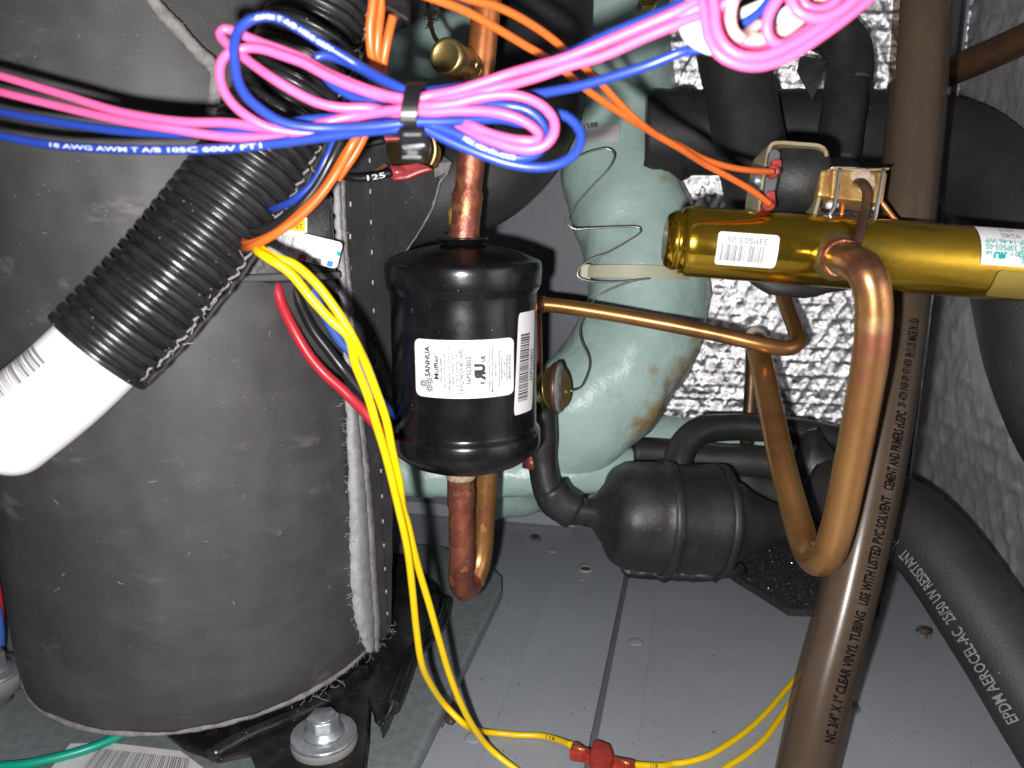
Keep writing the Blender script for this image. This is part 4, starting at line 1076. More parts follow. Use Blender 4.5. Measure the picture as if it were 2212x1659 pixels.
# gauge port with round tag behind the muffler
gp_ = thing('access_valve', P(1180, 845, .46), 'brass access valve with round grey tag beside the muffler', 'valve')
g0 = P(1150, 842, .468); g1 = P(1205, 838, .455); ga = (g1 - g0).normalized(); gl = (g1 - g0).length
new_obj('stem', MB().lathe(g0, ga, [(-.006, .006), (.004, .0062), (.005, .0095), (.009, .0095), (.010, .007), (gl - .005, .0075), (gl - .002, .0135), (gl - .0005, .0138)], 24), M['brass_plain'], gp_)
tdir = (CAM - g1).normalized() * .36 + Vector((1, .1, -.05)) * .93; tdir.normalize()
tg = new_obj('tag_rim', MB().lathe(g1, tdir, [(-.002, .0152), (.0010, .0155), (.0013, .0150)], 36), M['tag_rim'], gp_)
new_obj('tag_face', MB().lathe(g1 + tdir * .0013, tdir, [(0, .0149), (.0003, .0146), (.0004, .0005)], 36), M['tag_face'], tg)
e1 = tdir.cross(zt).normalized(); e2 = e1.cross(tdir).normalized(); 
if e2.z < 0: e2 = -e2
e1 = e2.cross(tdir).normalized()
if e1.x < 0: e1 = -e1
pr = Print(); pr.hand = 1
pr.rect(-.006, -.011, .0, -.006); pr.rect(.002, .006, .0035, .011); pr.rect(.005, .005, .0065, .010)
pr.text('AV', (-.007, -.003), (.007, -.003), .007, .02)
pr.build('tag_marks', M['ink_grey'], tg, lambda a, b: g1 + tdir * .0020 + e1 * a + e2 * b)
o, _ = tubeobj('copper_riser', [(1150, 1010, .472), (1152, 930, .47), (1150, 842, .468), (1150, 760, .468), (1148, 660, .468)], .0062, M['copper_burnt'], gp_, seg=20)

# ================================================================== SPLIT LOOM AND WHITE LABELLED SLEEVE
lm = thing('wire_loom', P(440, 510, .27), 'shiny black corrugated wire loom slanting across the compressor', 'conduit')
lp = spline(fill_depth([(212, 763, .262), (300, 672, .265), (380, 580, .268), (450, 492, .271), (520, 398, .275), (580, 300, .279), (628, 200, .282), (670, 100, .285), (705, 0, .288), (735, -90, .29), (790, -260, .297), (850, -430, .305)]), .0006)
PITCHL = .0043
def loom_r(l, L):
    ph = (l / PITCHL + .3) % 1.0
    s_ = max(0.0, min(1.0, (abs(ph - .5) * 2 - .52) / .2)); s_ = s_ * s_ * (3 - 2 * s_)
    return .0164 + .0024 * (1 - s_) + .00025 * math.cos((ph - .5) * 3)
mb = MB().tube(lp, loom_r, 40, cap=False)
ob = new_obj('loom_shell', mb, M['loom'], lm)
# ragged slit edge along the lower right side of the loom
pl = Path(lp, .0178); sl = MB(); rd = random.Random(9); slit = []
l = .003
while l < pl.L[-1] * .8:
    a = 1.02 + rd.uniform(-.05, .05)
    p = pl.surf(l, SLIT_SIGN * a, .0006) if False else pl.surf(l, a, .0006)
    slit.append(p); l += PITCHL / 2 + rd.uniform(-.0003, .0003)
zz = []
for i, p in enumerate(slit): zz.append(p + (Vector((.0012, -.0004, .0004)) if i % 2 else Vector((-.0006, .0004, -.0002))) + Vector((rd.uniform(-.0004, .0004), 0, rd.uniform(-.0004, .0004))))
sl.tube(spline(zz, .0012), .00045, 6); sl.jitter(.0004, 500)
new_obj('slit_edge', sl, M['felt_dark'], lm)
dk = MB().tube(spline([q + (q - CAM).normalized() * .001 + Vector((.0016, 0, -.0014)) for q in slit], .003), .0009, 8); new_obj('painted_slit_shadow', dk, M['stitch_and_shade'], lm)  # solid black tube stands in for the shade inside the slit
new_obj('loose_fibres', fuzz(slit, 60, .005, seed=22), M['fibre'], lm)['kind'] = 'stuff'

ws = thing('white_sleeve', P(110, 870, .25), 'white labelled sleeve with barcode at the left picture edge', 'sleeve')
ax0 = P(224, 751, .262); ax1 = P(20, 925, .236)
wp = spline([P(262, 712, .2637), P(236, 738, .2628), P(130, 838, .2594), P(20, 925, .256), P(-60, 985, .2535)], .002); WR = .0157
def wr(l, L):
    return WR + .0004 * math.sin(l * 60)
pwl = Path(wp, WR + .0002)
le = pwl.near(-8, 968)
wcut = [q for q, l_ in zip(wp, pwl.L) if l_ <= le + .012]
nW = len(wcut)
new_obj('sleeve_wall', MB().tube(wcut, lambda l, L: WR * (1 if l < L - .012 else math.sqrt(max(.02, 1 - ((l - (L - .012)) / .0122) ** 2))), 48), M['paper'], ws)
pr = Print(); l0, l1 = pwl.near(158, 800), pwl.near(-20, 960)
pr.bars(l0, -.0092, l1, .0012, 34, 11, 'x')
pr.build('printed_bars', M['ink_grey'], ws, lambda l, q: pwl.surf(l, .62 - q / WR, .0004))
pr = Print(); pr.hand = 1
pr.text('Rev 1', (pwl.near(28, 912), 0), (pwl.near(68, 878), 0), .0024, .0)
pr.text('41P871 01', (pwl.near(-30, 962), -.0052), (pwl.near(62, 885), -.0052), .0026, .0)
pr.build('printed_text', M['ink_palegrey'], ws, lambda l, q: pwl.surf(l, .0 - q / WR, .0004))

# ================================================================== WIRES
WR_ = .00121
def wire(name, pts, r, m, label, group=None, text=None, step=.0016, seg=12):
    sp = spline(ext_ends(fill_depth(pts), .09), step)
    o = new_obj(name, MB().tube(sp, r, seg), m)
    tag(o, label, 'wire', group)
    return o, Path(sp, r)
def wire_print(o, path, body, spots, m, h=.0011, ang=0.0, up=1):
    for (xa, ya), (xb, yb) in spots:
        pr = Print(); pr.hand = 1
        la, lb_ = path.near(xa, ya), path.near(xb, yb); sg = h / 2 if lb_ > la else -h / 2
        pr.text(body, (la, 0), (lb_, 0), h, .012)
        pr.build('printed_text', m, o, lambda l, q: path.surf(l, ang - (q - sg) / path.r, .0002))

GH = 'pink and blue looped harness wires'
pinkA = ZT(T00, [(-200, 430, .235), (0, 490, .228), (400, 610), (800, 730), (1200, 790, .208), (1500, 797)]) + ZT(ZA, [(700, 1400, .203), (1000, 1420), (1350, 1330), (1700, 1250, .203)]) + [(885, 236, .199)] + \
   ZT(ZB, [(480, 668, .1985), (800, 655), (1100, 655), (1300, 680, .196), (1500, 740), (1650, 830), (1722, 915), (1690, 975), (1550, 980, .196), (1350, 950), (1150, 890), (1000, 825, .199), (800, 770, .204)]) + [(890, 252, .206)] + \
   ZT(ZA, [(1800, 1175, .201), (1500, 1172), (1250, 1120), (1000, 1000), (800, 880, .198), (600, 745), (430, 615), (340, 545), (250, 470, .203), (180, 375), (230, 315), (350, 345), (450, 390, .205), (700, 490), (900, 560), (1100, 645), (1300, 765, .203), (1600, 900), (1900, 1010), (2150, 1068, .198)]) + \
   [(900, 214, .198)] + ZT(ZB, [(520, 490, .198), (800, 440), (1100, 350), (1400, 250, .194), (1700, 165), (2000, 80)]) + [(1300, 94, .186), (1400, 52), (1475, 19, .178), (1560, -30, .172)]
wire('pink_wire', pinkA, WR_, M['pink'], 'upper pink wire looped and tied across the top left', GH)
pinkB = ZT(T00, [(-200, 540, .237), (0, 595, .23), (400, 693), (800, 785), (1100, 832, .209), (1450, 886), (1750, 890), (2000, 868, .207)]) + ZT(ZA, [(1380, 1335, .206), (1600, 1285), (1900, 1222), (2150, 1190, .199)]) + [(893, 228, .1985)] + \
   ZT(ZB, [(480, 605, .1975), (800, 575), (1000, 525), (1200, 490), (1400, 480, .195), (1600, 520), (1780, 620), (1885, 760), (1885, 900, .194), (1800, 1020), (1650, 1075), (1450, 1060), (1200, 980, .197), (1000, 905), (880, 860), (760, 810, .203)]) + [(890, 262, .207)] + \
   ZT(ZA, [(1700, 1400, .207), (1450, 1440), (1200, 1450, .204), (900, 1430), (700, 1385), (500, 1280, .2), (330, 1140), (220, 980), (180, 820), (195, 680, .2), (270, 580), (390, 540), (500, 520, .201), (650, 535), (850, 600), (1100, 690), (1300, 800, .2), (1600, 935), (1900, 1035), (2150, 1085, .1995)]) + \
   [(900, 219, .2)] + ZT(ZB, [(520, 545, .2), (800, 510), (1050, 460), (1310, 395, .197), (1500, 345), (1750, 270), (2000, 180)]) + [(1300, 122, .188), (1400, 78), (1475, 47, .179), (1560, 12, .173), (1620, -30, .17)]
wire('pink_wire', pinkB, WR_, M['pink'], 'lower pink wire looped under the cable tie', GH)
blueB = [(-60, 280, .234)] + ZT(T00, [(0, 880, .228), (350, 940), (800, 968), (1200, 970, .208), (1500, 960)]) + ZT(ZA, [(600, 1585, .205), (900, 1550), (1300, 1495), (1700, 1440), (2150, 1400, .199)]) + [(893, 277, .199)] + \
   ZT(ZB, [(480, 850, .1995), (560, 890), (700, 960), (900, 1050), (1150, 1150, .2), (1400, 1230), (1650, 1268), (1850, 1258), (2020, 1195, .201), (2140, 1080), (2180, 930), (2120, 800), (2000, 705, .203), (1900, 692), (1750, 735, .205), (1620, 790), (1500, 785, .204), (1350, 748), (1100, 745), (800, 768, .2), (480, 772)]) + [(893, 263, .198)] + \
   ZT(ZA, [(2150, 1345, .198), (1800, 1380), (1400, 1395, .199), (1100, 1385), (850, 1330), (650, 1210, .197), (480, 1060), (385, 900), (343, 700), (335, 500, .196), (385, 330), (500, 225), (680, 180), (860, 215, .199), (1050, 320), (1300, 480), (1470, 580, .204), (1700, 720, .206), (1950, 860), (2150, 960, .203)]) + \
   [(900, 205, .203)] + ZT(ZB, [(600, 470, .204), (1000, 490, .205), (1400, 505, .206), (1650, 478, .206), (1900, 437), (2212, 372, .2)]) + [(1400, 141, .193), (1475, 112, .19)] + ZT(ZC, [(420, 530, .188), (700, 355, .187), (900, 265, .186), (1080, 140), (1250, -60, .184)])
oB, pB = wire('blue_wire', blueB, WR_ * 1.06, M['blue'], 'blue wire with white print forming the outermost loops of the bundle', GH)
wire_print(oB, pB, '18 AWG AWM T A/B 105C 600V FT1', (((120, 314), (570, 316)),), M['ink_white'])
wire_print(oB, pB, 'AWM T A/B 105C 600V', (((545, 45), (720, 110)),), M['ink_white'])
wire_print(oB, pB, 'TIREZONE SYRTLE 600V', (((620, 268), (872, 268)),), M['ink_white']) if False else None
blueA = ZT(T00, [(-200, 650, .24), (0, 722, .232), (400, 795), (800, 850), (1200, 866, .211), (1450, 856), (1650, 835, .208)]) + ZT(ZA, [(800, 1370, .207), (1100, 1312), (1400, 1285), (1700, 1262, .206), (2150, 1235, .205)]) + [(893, 244, .204)] + \
   ZT(ZB, [(600, 620, .203), (850, 600, .202), (1100, 582), (1400, 602, .199), (1600, 650), (1750, 780), (1795, 900, .2), (1775, 1020), (1700, 1115), (1600, 1158), (1450, 1162, .199), (1250, 1115), (1050, 1030), (850, 920, .199), (680, 850), (560, 812)]) + [(893, 270, .2)] + \
   ZT(ZA, [(2150, 1280, .207), (2000, 1180, .209), (1850, 1120, .207), (1700, 1082), (1550, 1010), (1420, 930, .208), (1300, 800), (1240, 720), (1215, 660, .209), (1255, 615), (1350, 606), (1500, 650, .209), (1700, 740), (1900, 850), (2150, 965, .204)]) + \
   [(900, 200, .204)] + ZT(ZB, [(560, 440, .204), (1000, 372, .203), (1600, 178, .2), (2000, 58, .196)]) + [(1300, 82, .192), (1400, 40), (1475, 8, .184), (1560, -40, .178)]
oA, pA = wire('blue_wire', blueA, WR_ * 1.06, M['blue'], 'second blue wire tucked behind the pink loops of the bundle', GH)
wire_print(oA, pA, '105C 600V FT1 AWM', (((1000, 305), (1110, 338)),), M['ink_white'])
# black cable tie round the bundle
tie = thing('cable_tie', P(900, 300, .2), 'black cable tie cinched round the pink and blue wires', 'cable tie')
tc_ = P(893, 240, .2015); hw = .00225
v = []; f = []; NN = 40
for k in range(NN):
    a = 2 * math.pi * k / NN
    p = tc_ + UPV * (math.cos(a) * .0062) + FWD * (math.sin(a) * .0052) + Vector((.0012 * math.cos(a), 0, 0))
    nrm = (UPV * math.cos(a) + FWD * math.sin(a))
    for sgn, o_ in ((-1, 0), (1, 0), (1, .0011), (-1, .0011)): v.append(p + Vector((sgn * hw, 0, 0)) + nrm * o_)
for k in range(NN):
    for j in range(4): f.append((4 * k + j, 4 * k + (j + 1) % 4, 4 * ((k + 1) % NN) + (j + 1) % 4, 4 * ((k + 1) % NN) + j))
new_obj('strap', MB().add(v, f, False), M['nylon_black'], tie, bevel=.0003)
hc = P(892, 303, .1965)
hd = new_obj('head', MB().box(hc, Vector((.0034, 0, .0003)), FWD * .0022, UPV * .0026 + Vector((-.0005, 0, 0))), M['nylon_black'], tie, bevel=.0007)
new_obj('tail', MB().box(P(891, 331, .1968), Vector((.0029, 0, 0)), FWD * .0014, UPV * .0018), M['nylon_black'], tie, bevel=.0006)
for y in (291, 319, 329, 337):
    new_obj('head_ridge', MB().box(P(891, y, .1942 if y < 322 else .1951), Vector((.0022 if y < 322 else .0013, 0, 0)), FWD * .0003, UPV * .0003), M['grey_plastic'], hd, bevel=.0001)

# coil of wires at the top right
GC = 'coiled wires at the top right'
def cw(name, m, pts, label, r=.00116, d=.176):
    q = ZT(ZC, pts)
    if len(q[0]) == 2: q[0] = q[0] + (d,)
    wire(name, q, r, m, label, GC)
cw('pink_wire', M['pink'], [(560, -60, .170), (590, 80, .170), (605, 300), (680, 470), (820, 585), (1000, 620), (1200, 588), (1500, 450), (1800, 250), (2100, 40), (2250, -80)], 'pink wire making the inner of the two long arcs at top right')
cw('pink_wire', M['pink'], [(450, -40, .174), (475, 150, .174), (500, 330), (560, 500), (700, 640), (950, 722), (1150, 712), (1400, 620), (1700, 430), (2000, 215), (2250, 10), (2350, -80)], 'pink wire making the lowest long arc at top right')
cw('pink_wire', M['pink'], [(1330, -90, .168), (1270, 10, .168), (1195, 130), (1155, 290), (1195, 430), (1310, 490, .171), (1500, 390), (1800, 190, .174), (2080, 0), (2200, -90)], 'pink wire with a narrow upright loop inside the top right coil')
cw('pink_wire', M['pink'], [(1405, -70, .166), (1430, 20, .166), (1480, 110), (1590, 180), (1760, 198), (1940, 125), (2080, 20), (2150, -60)], 'pink wire making the small round arc at top right')
cw('pink_wire', M['pink'], [(650, -80, .179), (668, 60, .179), (690, 260), (770, 430), (900, 530), (1080, 560, .178), (1300, 500), (1600, 330), (1880, 120), (2040, -40)], 'pink wire lying just inside the two long arcs at top right')
cw('pink_wire', M['pink'], [(1500, -70, .17), (1530, 0, .17), (1600, 80), (1720, 110), (1850, 60), (1960, -50)], 'pink wire making the smallest arc at the top edge right of centre')
cw('pale_pink_wire', M['pale_pink'], [(830, -60, .172), (790, 40, .172), (765, 200), (800, 340), (860, 400, .174), (950, 360, .18), (1100, 240, .182)], 'pale pink wire hanging straight down inside the top right coil')
cw('pale_pink_wire', M['pale_pink'], [(390, 40, .178), (405, 200, .178), (440, 330), (560, 430), (720, 460, .179), (1000, 450), (1300, 375), (1500, 240), (1700, 60), (1800, -60)], 'pale pink wire sweeping beneath the blue one in the top right coil')
cw('white_wire', M['white_pvc'], [(220, 80, .182), (250, 230, .182), (310, 390), (440, 490), (600, 545, .183), (850, 550), (1060, 490), (1250, 400), (1420, 250)], 'white wire along the lower left of the top right coil', .0014)
cw('white_wire', M['white_pvc'], [(680, -40, .186), (672, 120, .186), (680, 230), (760, 260), (900, 150, .187), (1100, 60), (1260, -40)], 'white wire behind the pale pink one at the top of the coil', .0014)
cw('white_wire', M['white_pvc'], [(330, -20, .18), (335, 120, .18), (370, 280), (470, 420), (640, 500, .181), (860, 505), (1120, 440), (1330, 320), (1500, 170), (1640, 0)], 'white wire running parallel above the lower pale pink sweep in the coil', .00115)
cw('pale_pink_wire', M['pale_pink'], [(1700, -60, .178), (1640, 60, .178), (1500, 190), (1330, 310, .18), (1150, 400), (980, 420)], 'short pale pink wire crossing behind the round arc at top right', .00112)
cw('white_wire', M['white_pvc'], [(1200, 330, .184), (1260, 240, .184), (1380, 130), (1560, 20), (1650, -60)], 'white wire between the upright loop and the round arc', .0014)

# orange pair to the solenoid
GO = 'orange wires to the solenoid'
o1 = ZT(T10, [(450, -60, .222), (620, 0, .225), (800, 70), (1000, 180, .235), (1200, 300), (1330, 375), (1450, 465, .25), (1600, 590), (1800, 725, .265), (2000, 850), (2200, 965, .285)]) + ZT(T20, [(150, 1068, .297), (300, 1148), (450, 1235, .307), (570, 1325, .3125)])
wire('orange_wire', o1, .00128, M['orange'], 'orange wire ending at the lower solenoid terminal', GO)
o2 = ZT(T10, [(650, -70, .224), (850, 0, .228), (1000, 40), (1150, 110, .236), (1350, 240), (1500, 370, .249), (1650, 505), (1750, 615), (1900, 765, .268), (2050, 880), (2200, 952, .286)]) + ZT(T20, [(150, 1035, .297), (300, 1082), (450, 1105, .307), (590, 1112, .313)])
wire('orange_wire', o2, .00128, M['orange'], 'orange wire ending at the upper solenoid terminal', GO)
# orange wires hanging at the top, going under the bundle into the loom
GO2 = 'orange wires entering the loom'
lowA = [(748, 330, .243), (700, 408, .246), (655, 455), (600, 500, .25), (548, 524, .255), (520, 520, .268)]
lowB = [(768, 300, .24), (728, 372, .243), (690, 425), (640, 474), (590, 508, .248), (548, 530, .253), (525, 535, .268)]
wire('orange_wire', [(812, -40, .222)] + ZT(T10, [(200, 60, .224), (185, 200, .226), (200, 380, .23), (230, 480, .235)]) + [(812, 200, .242), (790, 260, .244)] + lowA, .00135, M['orange'], 'leftmost of the orange wires hanging at the top and entering the loom', GO2)
wire('orange_wire', [(828, -40, .225)] + ZT(T10, [(255, 60, .227), (235, 250, .229), (230, 400, .232), (255, 500, .236)]) + [(820, 210, .242), (796, 258, .244)] + lowB, .00135, M['orange'], 'middle of the orange wires hanging at the top and entering the loom', GO2)
wire('orange_wire', [(866, -10, .228)] + ZT(T10, [(340, 90, .23), (300, 250, .231), (270, 420, .234), (262, 520, .237)]) + [(826, 222, .244), (800, 268, .246), (768, 330, .249), (728, 388, .25)], .00135, M['orange'], 'rightmost of the orange wires hanging at the top', GO2)
mb = MB().box(P(858, 8, .226), Vector((.0035, 0, -.002)), FWD * .002, UPV * .004); tag(new_obj('black_clip', mb, M['nylon_black'], bevel=.0008), 'black plastic clip holding the orange wires at the top edge', 'clip')
wire('black_wire', [(738, 300, .25), (716, 345, .25), (680, 408), (640, 452, .254), (590, 486), (550, 500, .262), (530, 498, .272)], .0014, M['black_wire'], 'black wire running beside the orange wires into the loom', GO2)
wire('blue_wire', [(722, 300, .256), (706, 340, .256), (676, 395), (640, 428, .26), (600, 448, .266), (570, 450, .276)], .0013, M['blue'], 'blue wire running into the loom beside the black one', GO2)

# yellow wires from the loom to the floor
GY = 'yellow wires from the loom'
y1 = [(548, 530, .262), (560, 545, .25)] + ZT(T01, [(1750, 20, .247), (1880, 110), (2020, 280, .25), (2150, 420)]) + [(752, 727, .255)] + ZT(T11, [(90, 700, .262), (170, 900), (230, 1100, .272), (290, 1300), (335, 1480, .285), (372, 1640)]) + \
     ZT(T12, [(400, 100, .297), (430, 250), (460, 500, .315), (485, 750), (520, 980, .335), (570, 1100), (680, 1260, .36), (790, 1370)])
fy = [FZ(*T12(*p), z=zz) for p, zz in (((900, 1420), .006), ((1000, 1432), .0022), ((1150, 1445), .0018), ((1290, 1450), .0022), ((1400, 1475), .005), ((1490, 1510), .009))]
sp = spline(fill_depth(y1) + fy, .002)
yo = tag(new_obj('yellow_wire', MB().tube(sp, .0015, 12), M['yellow']), 'yellow wire running down to the red connector', 'wire', GY); py = Path(sp, .0015)
wire_print(yo, py, '116', (((1182, 1588), (1208, 1592)),), M['ink'], .0018)
y2 = [(545, 528, .266), (562, 536, .254)] + ZT(T01, [(1780, 10, .251), (1900, 50), (2050, 180, .253), (2212, 400)]) + [(768, 740, .257)] + ZT(T11, [(150, 680, .264), (220, 860), (290, 1060, .275), (330, 1260), (375, 1460, .288), (400, 1640)]) + \
     ZT(T12, [(425, 60, .302), (470, 250), (510, 400, .318), (570, 600), (640, 850, .335), (700, 1050), (770, 1230, .352), (860, 1400, .362)])
fy2 = [FZ(*T12(*p), z=zz) for p, zz in (((960, 1530), .012), ((1080, 1630), .006), ((1250, 1740), .002), ((1500, 1840), .0018))]
sp = spline(fill_depth(y2) + fy2, .002)
tag(new_obj('yellow_wire', MB().tube(sp, .0015, 12), M['yellow']), 'yellow wire leaving the picture at the bottom edge left of the connector', 'wire', GY)
# red inline connector on the floor
rc = thing('wire_connector', FZ(1300, 1640), 'translucent red inline connector joining yellow wires on the floor', 'connector')
zc = .0095
def rq(p, z): return FZ(*T12(*p), z=z)
body = [(1605, 1570), (1630, 1475), (1660, 1468), (1740, 1500), (1755, 1540), (1770, 1600), (1745, 1665), (1700, 1680), (1625, 1655), (1610, 1625)]
new_obj('housing', MB().prism([rq(p, zc + .0035) for p in body], Vector((0, 0, -.0085))), M['red_nylon'], rc, bevel=.0016)
l_b = [(1475, 1545), (1500, 1475), (1545, 1490), (1570, 1510), (1620, 1530), (1612, 1580), (1560, 1560), (1520, 1555)]
new_obj('barrel', MB().prism([rq(p, zc + .002) for p in l_b], Vector((0, 0, -.006))), M['red_nylon'], rc, bevel=.0013)
r_b = [(1750, 1570), (1800, 1580), (1830, 1585), (1905, 1600), (1905, 1650), (1880, 1672), (1820, 1660), (1750, 1640)]
new_obj('barrel', MB().prism([rq(p, zc + .002) for p in r_b], Vector((0, 0, -.006))), M['red_nylon'], rc, bevel=.0013)
for p, q in (((1500, 1520), (1580, 1545)), ((1800, 1605), (1870, 1635))):
    a, b = rq(p, zc + .0022), rq(q, zc + .0022); new_obj('metal_sleeve', MB().tube([a, b], .0011, 10), M['copper_bright'], rc)
sp = spline([rq((1860, 1635), .0092)] + [rq(p, z) for p, z in (((1950, 1640), .007), ((2080, 1645), .004))] + [FZ(*T22(*p), z=.0022) for p in ((-60, 1630), (0, 1625), (150, 1585), (300, 1500), (430, 1405), (560, 1280), (670, 1150), (750, 1060), (830, 960), (900, 900))], .002)
yo2 = tag(new_obj('yellow_wire', MB().tube(sp, .0015, 12), M['yellow']), 'yellow wire curving right from the red connector behind the vinyl tube', 'wire', GY); py2 = Path(sp, .0015)
wire_print(yo2, py2, '118', (((1398, 1655), (1420, 1653)),), M['ink'], .0018)
sp = spline([FZ(*T22(*p), z=.002) for p in ((200, 1720), (290, 1650), (400, 1580), (520, 1480), (620, 1350), (700, 1230), (760, 1130), (840, 1050))], .002)
tag(new_obj('yellow_wire', MB().tube(sp, .0015, 12), M['yellow']), 'lower yellow wire curving up to the vinyl tube from the bottom edge', 'wire', GY)

# compressor leads
GL = 'thick compressor leads'
wire('red_lead', [(578, 562, .343), (586, 588, .3385)] + ZT(T01, [(1790, 190, .335), (1820, 300), (1900, 470, .335), (2000, 640), (2100, 760, .338), (2212, 860)]) + ZT(T11, [(60, 920, .342), (140, 1000), (220, 1090, .348), (290, 1150, .36), (330, 1180, .375)]), .0024, M['red_wire'], 'thick red lead from the compressor terminals', GL)
wire('black_lead', [(608, 562, .349), (620, 588, .345)] + ZT(T01, [(1900, 190, .342), (1950, 320), (2030, 480, .342), (2120, 600), (2212, 720, .344)]) + ZT(T11, [(60, 800, .346), (150, 910), (250, 1010, .352), (320, 1080, .37)]), .0023, M['black_wire'], 'thick black lead between the red and blue leads', GL)
wire('blue_lead', [(645, 562, .356), (655, 588, .352)] + ZT(T01, [(2010, 190, .35), (2060, 300), (2130, 430, .348), (2212, 560)]) + ZT(T11, [(60, 620, .347), (150, 780, .349), (240, 920), (310, 1010, .362), (350, 1060, .38)]), .0023, M['blue_wire'], 'thick blue lead behind the yellow wires', GL)
# wire 125 with crimp to the thermostat
o, p_ = wire('black_wire', [(640, 330, .30), (680, 352, .315), (720, 372, .325), (760, 384, .335), (800, 383, .338), (846, 373, .34)], .0017, M['black_wire'], 'black wire marked 125 with a red crimp terminal')
wire_print(o, p_, '125', (((792, 381), (830, 377)),), M['paper'], .0022, .1)
o, p_ = wire('black_wire', [(700, 345, .335), (740, 328, .34), (790, 312, .343), (830, 303, .345)], .0017, M['black_wire'], 'black wire ending in the upper red crimp terminal')
th = thing('thermostat', P(890, 330, .36), 'round amber thermostat with two red terminals behind the cable tie', 'thermostat')
tcx = P(888, 322, .362); ta = (CAM - tcx).normalized() + Vector((-.25, 0, .0))
new_obj('body', MB().lathe(tcx, ta, [(-.012, .0098), (-.004, .0102), (-.003, .0112), (.003, .0112), (.0042, .0104), (.0046, .0002)], 44), M['bakelite'], th)
new_obj('rim', MB().lathe(tcx, ta, [(-.0045, .0116), (-.0033, .0120), (-.0024, .0116)], 44), M['brass_plain'], th)
def crimp(pts, d):
    return new_obj('crimp_terminal', MB().prism([P(x, y, d) for x, y in pts], FWD * .004), M['crimp_red'], th, bevel=.0012)
crimp([(848, 372), (862, 356), (900, 350), (925, 357), (938, 366), (905, 375), (880, 386), (862, 388), (846, 388)], .3445)
crimp([(812, 300), (832, 290), (870, 290), (885, 298), (862, 303), (828, 304)], .346)
new_obj('crimp_barrel', MB().lathe(P(852, 372, .3455), Vector((-1, -.35, -.05)), [(-.006, .0026), (.0018, .0030), (.002, .0022)], 22), M['crimp_red'], th)
sp = spline(fill_depth([(925, 300, .372), (938, 318, .37), (936, 342, .368), (920, 360, .366), (896, 372, .366)]), .002)
new_obj('sensor_loop', MB().tube(sp, .0009, 8), M['copper_brown'], th)
new_obj('sensor_loop', MB().tube([q + Vector((.0022, .001, -.0008)) for q in sp], .0009, 8), M['copper_brown'], th)
new_obj('mounting_leg', MB().prism([P(x, y, .365) for x, y in ((832, 352), (838, 358), (770, 402), (764, 398))], FWD * .001), M['copper_dull'], th)

# labels hanging on the compressor cover
def lz(zx, zy): return 537.6 + zx * .0992, 438.9 + zy * .0992
def lpnt(zx, zy, off=0):
    x, y = lz(zx, zy); return P(x, y, .3215 - off)
def tagbox(x0, y0, x1, y1, ang, m, name, off, rad):
    pass
cl_ = tag(new_obj('wiring_label', MB(), None), '', '') if False else None
L0 = Vector((400, 460, 0))
dirx = Vector((1640, 400, 0)).normalized(); diry = Vector((-dirx.y, dirx.x, 0))
def tilt(a, b): v_ = L0 + dirx * a + diry * b; return v_.x, v_.y
wl = new_obj('wiring_label', sheet(0, 0, 1700, 590, 95, lambda a, b: lpnt(*tilt(a, b)), 16, 3), M['paper'])
tag(wl, 'white tilted wiring label with red, grey and blue squares on the compressor', 'label')
pr = Print(); pr.bars(160, 130, 700, 370, 26, 21, 'x')
for body, a, b, wd, h in (('UL-1D', 865, 225, 235, 80), ('L3', 880, 345, 85, 75), ('R', 905, 445, 50, 75), ('L1', 1215, 335, 75, 75), ('C', 1235, 440, 50, 75), ('L2', 1510, 335, 70, 70), ('S', 1535, 440, 42, 70), ('07-15-20', 1310, 235, 270, 80), ('OP # 6816', 1340, 150, 220, 50), ('P781-01', 145, 475, 560, 95)):
    pr.text(body, (a, b), (a + wd, b), h, .003)
fmap = lambda a, b: lpnt(*tilt(a, b), off=.0004)
pr.build('printed_text', M['ink_grey'], wl, fmap)
for nm, mm, a in (('red_square', 'ink_red', 830), ('grey_square', 'ink_grey', 1160), ('blue_square', 'ink_blue', 1465)):
    pr = Print(); pr.rect(a, 455 if a < 1400 else 450, a + (175 if a < 1400 else 130), 575); pr.build(nm, M[mm], wl, fmap)
pr = Print(); pr.ring(1672, 250, 55, 54, 18); 
new_p = Print(); new_p.v = [(min(q[0], 1698), q[1]) for q in pr.v]; new_p.f = pr.f; new_p.build('teal_dot', M['ink_teal'], wl, fmap)
yl = new_obj('warning_label', sheet(700, 310, 1270, 640, 10, lambda a, b: lpnt(a, b, -.0012), 4, 2), M['paper'])
tag(yl, 'yellow label ending in NT behind the wiring label', 'label')
pr = Print(); pr.rect(720, 360, 1222, 610); pr.build('yellow_field', M['ink_yellow'], yl, lambda a, b: lpnt(a, b, -.0008))
pr = Print(); pr.text('NT', (975, 556), (1170, 560), 108, .0); pr.build('printed_text', M['ink'], yl, lambda a, b: lpnt(a, b, -.0004))

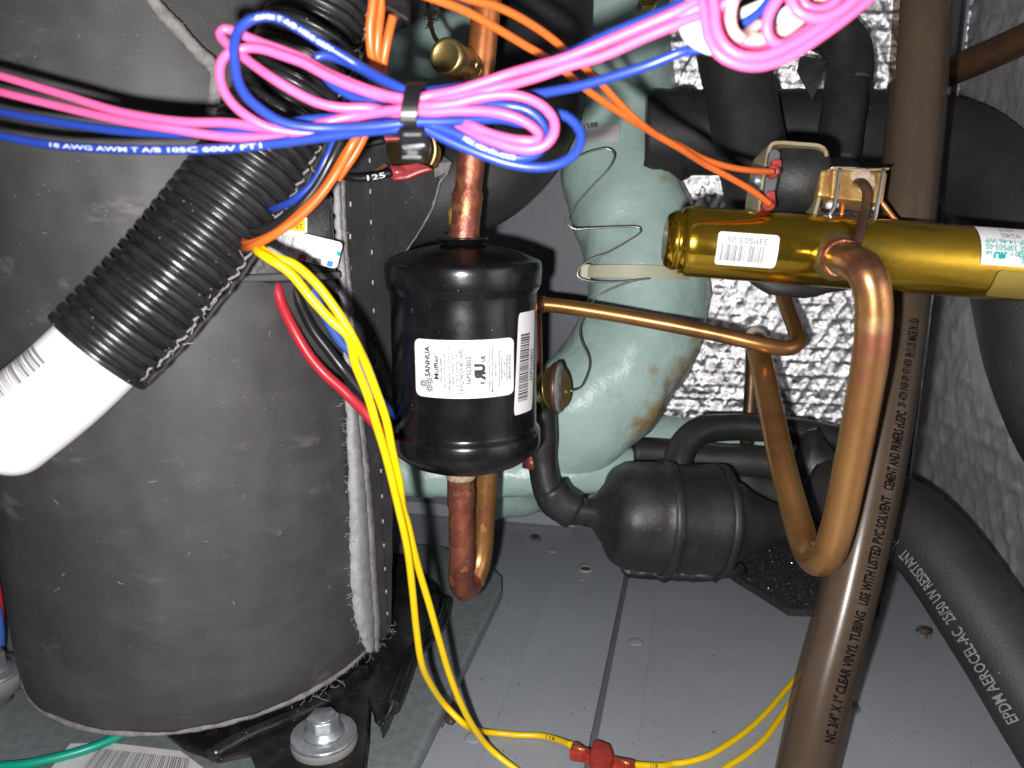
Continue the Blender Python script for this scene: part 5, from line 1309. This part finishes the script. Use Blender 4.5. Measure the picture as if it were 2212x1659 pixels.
# ================================================================== SMALL DEBRIS
def bug(x, y, s, label, seed):
    rd = random.Random(seed); c = FZ(x, y, .0016 * s + .001)
    t = thing('dead_insect', c, label, 'insect', 'dead insects on the floor')
    d = Vector((math.cos(seed), math.sin(seed), 0))
    pts = [c + d * .003 * s * k for k in (-1, -.4, .2, .7, 1.1)]
    new_obj('body', MB().tube(spline(pts, .0008), lambda l, L: .0016 * s * (.35 + .65 * math.sin(math.pi * min(1, .1 + l / L))), 10).jitter(.0006 * s, 500), M['bug'], t)
    lg = MB()
    for k in range(6):
        a = c + d * .0012 * s * (k // 2 - 1); sd = Vector((-d.y, d.x, 0)) * (1 if k % 2 else -1)
        lg.tube(spline([a, a + sd * .002 * s + zt * .0012 * s, a + sd * .004 * s + d * rd.uniform(-.001, .001) - zt * .0014 * s], .0008), .00018 * s, 5)
    new_obj('legs', lg, M['bug'], t)
bug(1155, 1161, 1.3, 'dead insect near the rear of the floor right of the copper bend', 1)
bug(969, 1553, 1.4, 'dead insect on the floor left of the yellow wires', 2.2)
bug(1997, 1363, 1.5, 'brown dead insect on the floor near the lettered pipe', 3)
bug(1832, 1522, 1.5, 'pale curled dead insect touching the right side of the vinyl tube', 4)
mb = MB(); rd = random.Random(17)
for k in range(170):
    x, y = rd.uniform(930, 2100), rd.uniform(1260, 1659)
    c = FZ(x, y, .0015); r = rd.uniform(.0002, .0007) * (1.6 if rd.random() < .08 else 1)
    v = [c + Vector((rd.uniform(-1, 1), rd.uniform(-1, 1), rd.uniform(0, 1.0))) * r for _ in range(4)]
    mb.add(v, [(0, 1, 2), (0, 1, 3), (0, 2, 3), (1, 2, 3)], False)
cr = new_obj('crumbs', mb, M['bug']); cr['kind'] = 'stuff'; cr['label'] = 'dark crumbs and dust scattered over the grey floor'; cr['category'] = 'debris'
mb = MB()
for k in range(34):
    x, y = rd.uniform(60, 720), rd.uniform(300, 1500)
    if y < 1000 and x < 600 and rd.random() < .6: continue
    p = on_cyl(x, y, CR + .0013); a = rd.uniform(0, 6.28); Lh = rd.uniform(.001, .004)
    q = p + (tx * math.cos(a) + zt * math.sin(a)) * Lh; m_ = (p + q) / 2 + tn * .0006 + tx * rd.uniform(-.0008, .0008)
    mb.tube(spline([p, m_, q], .0006), .00006, 3, cap=False)
lt = new_obj('lint', mb, M['fibre'], comp); lt['kind'] = 'stuff'
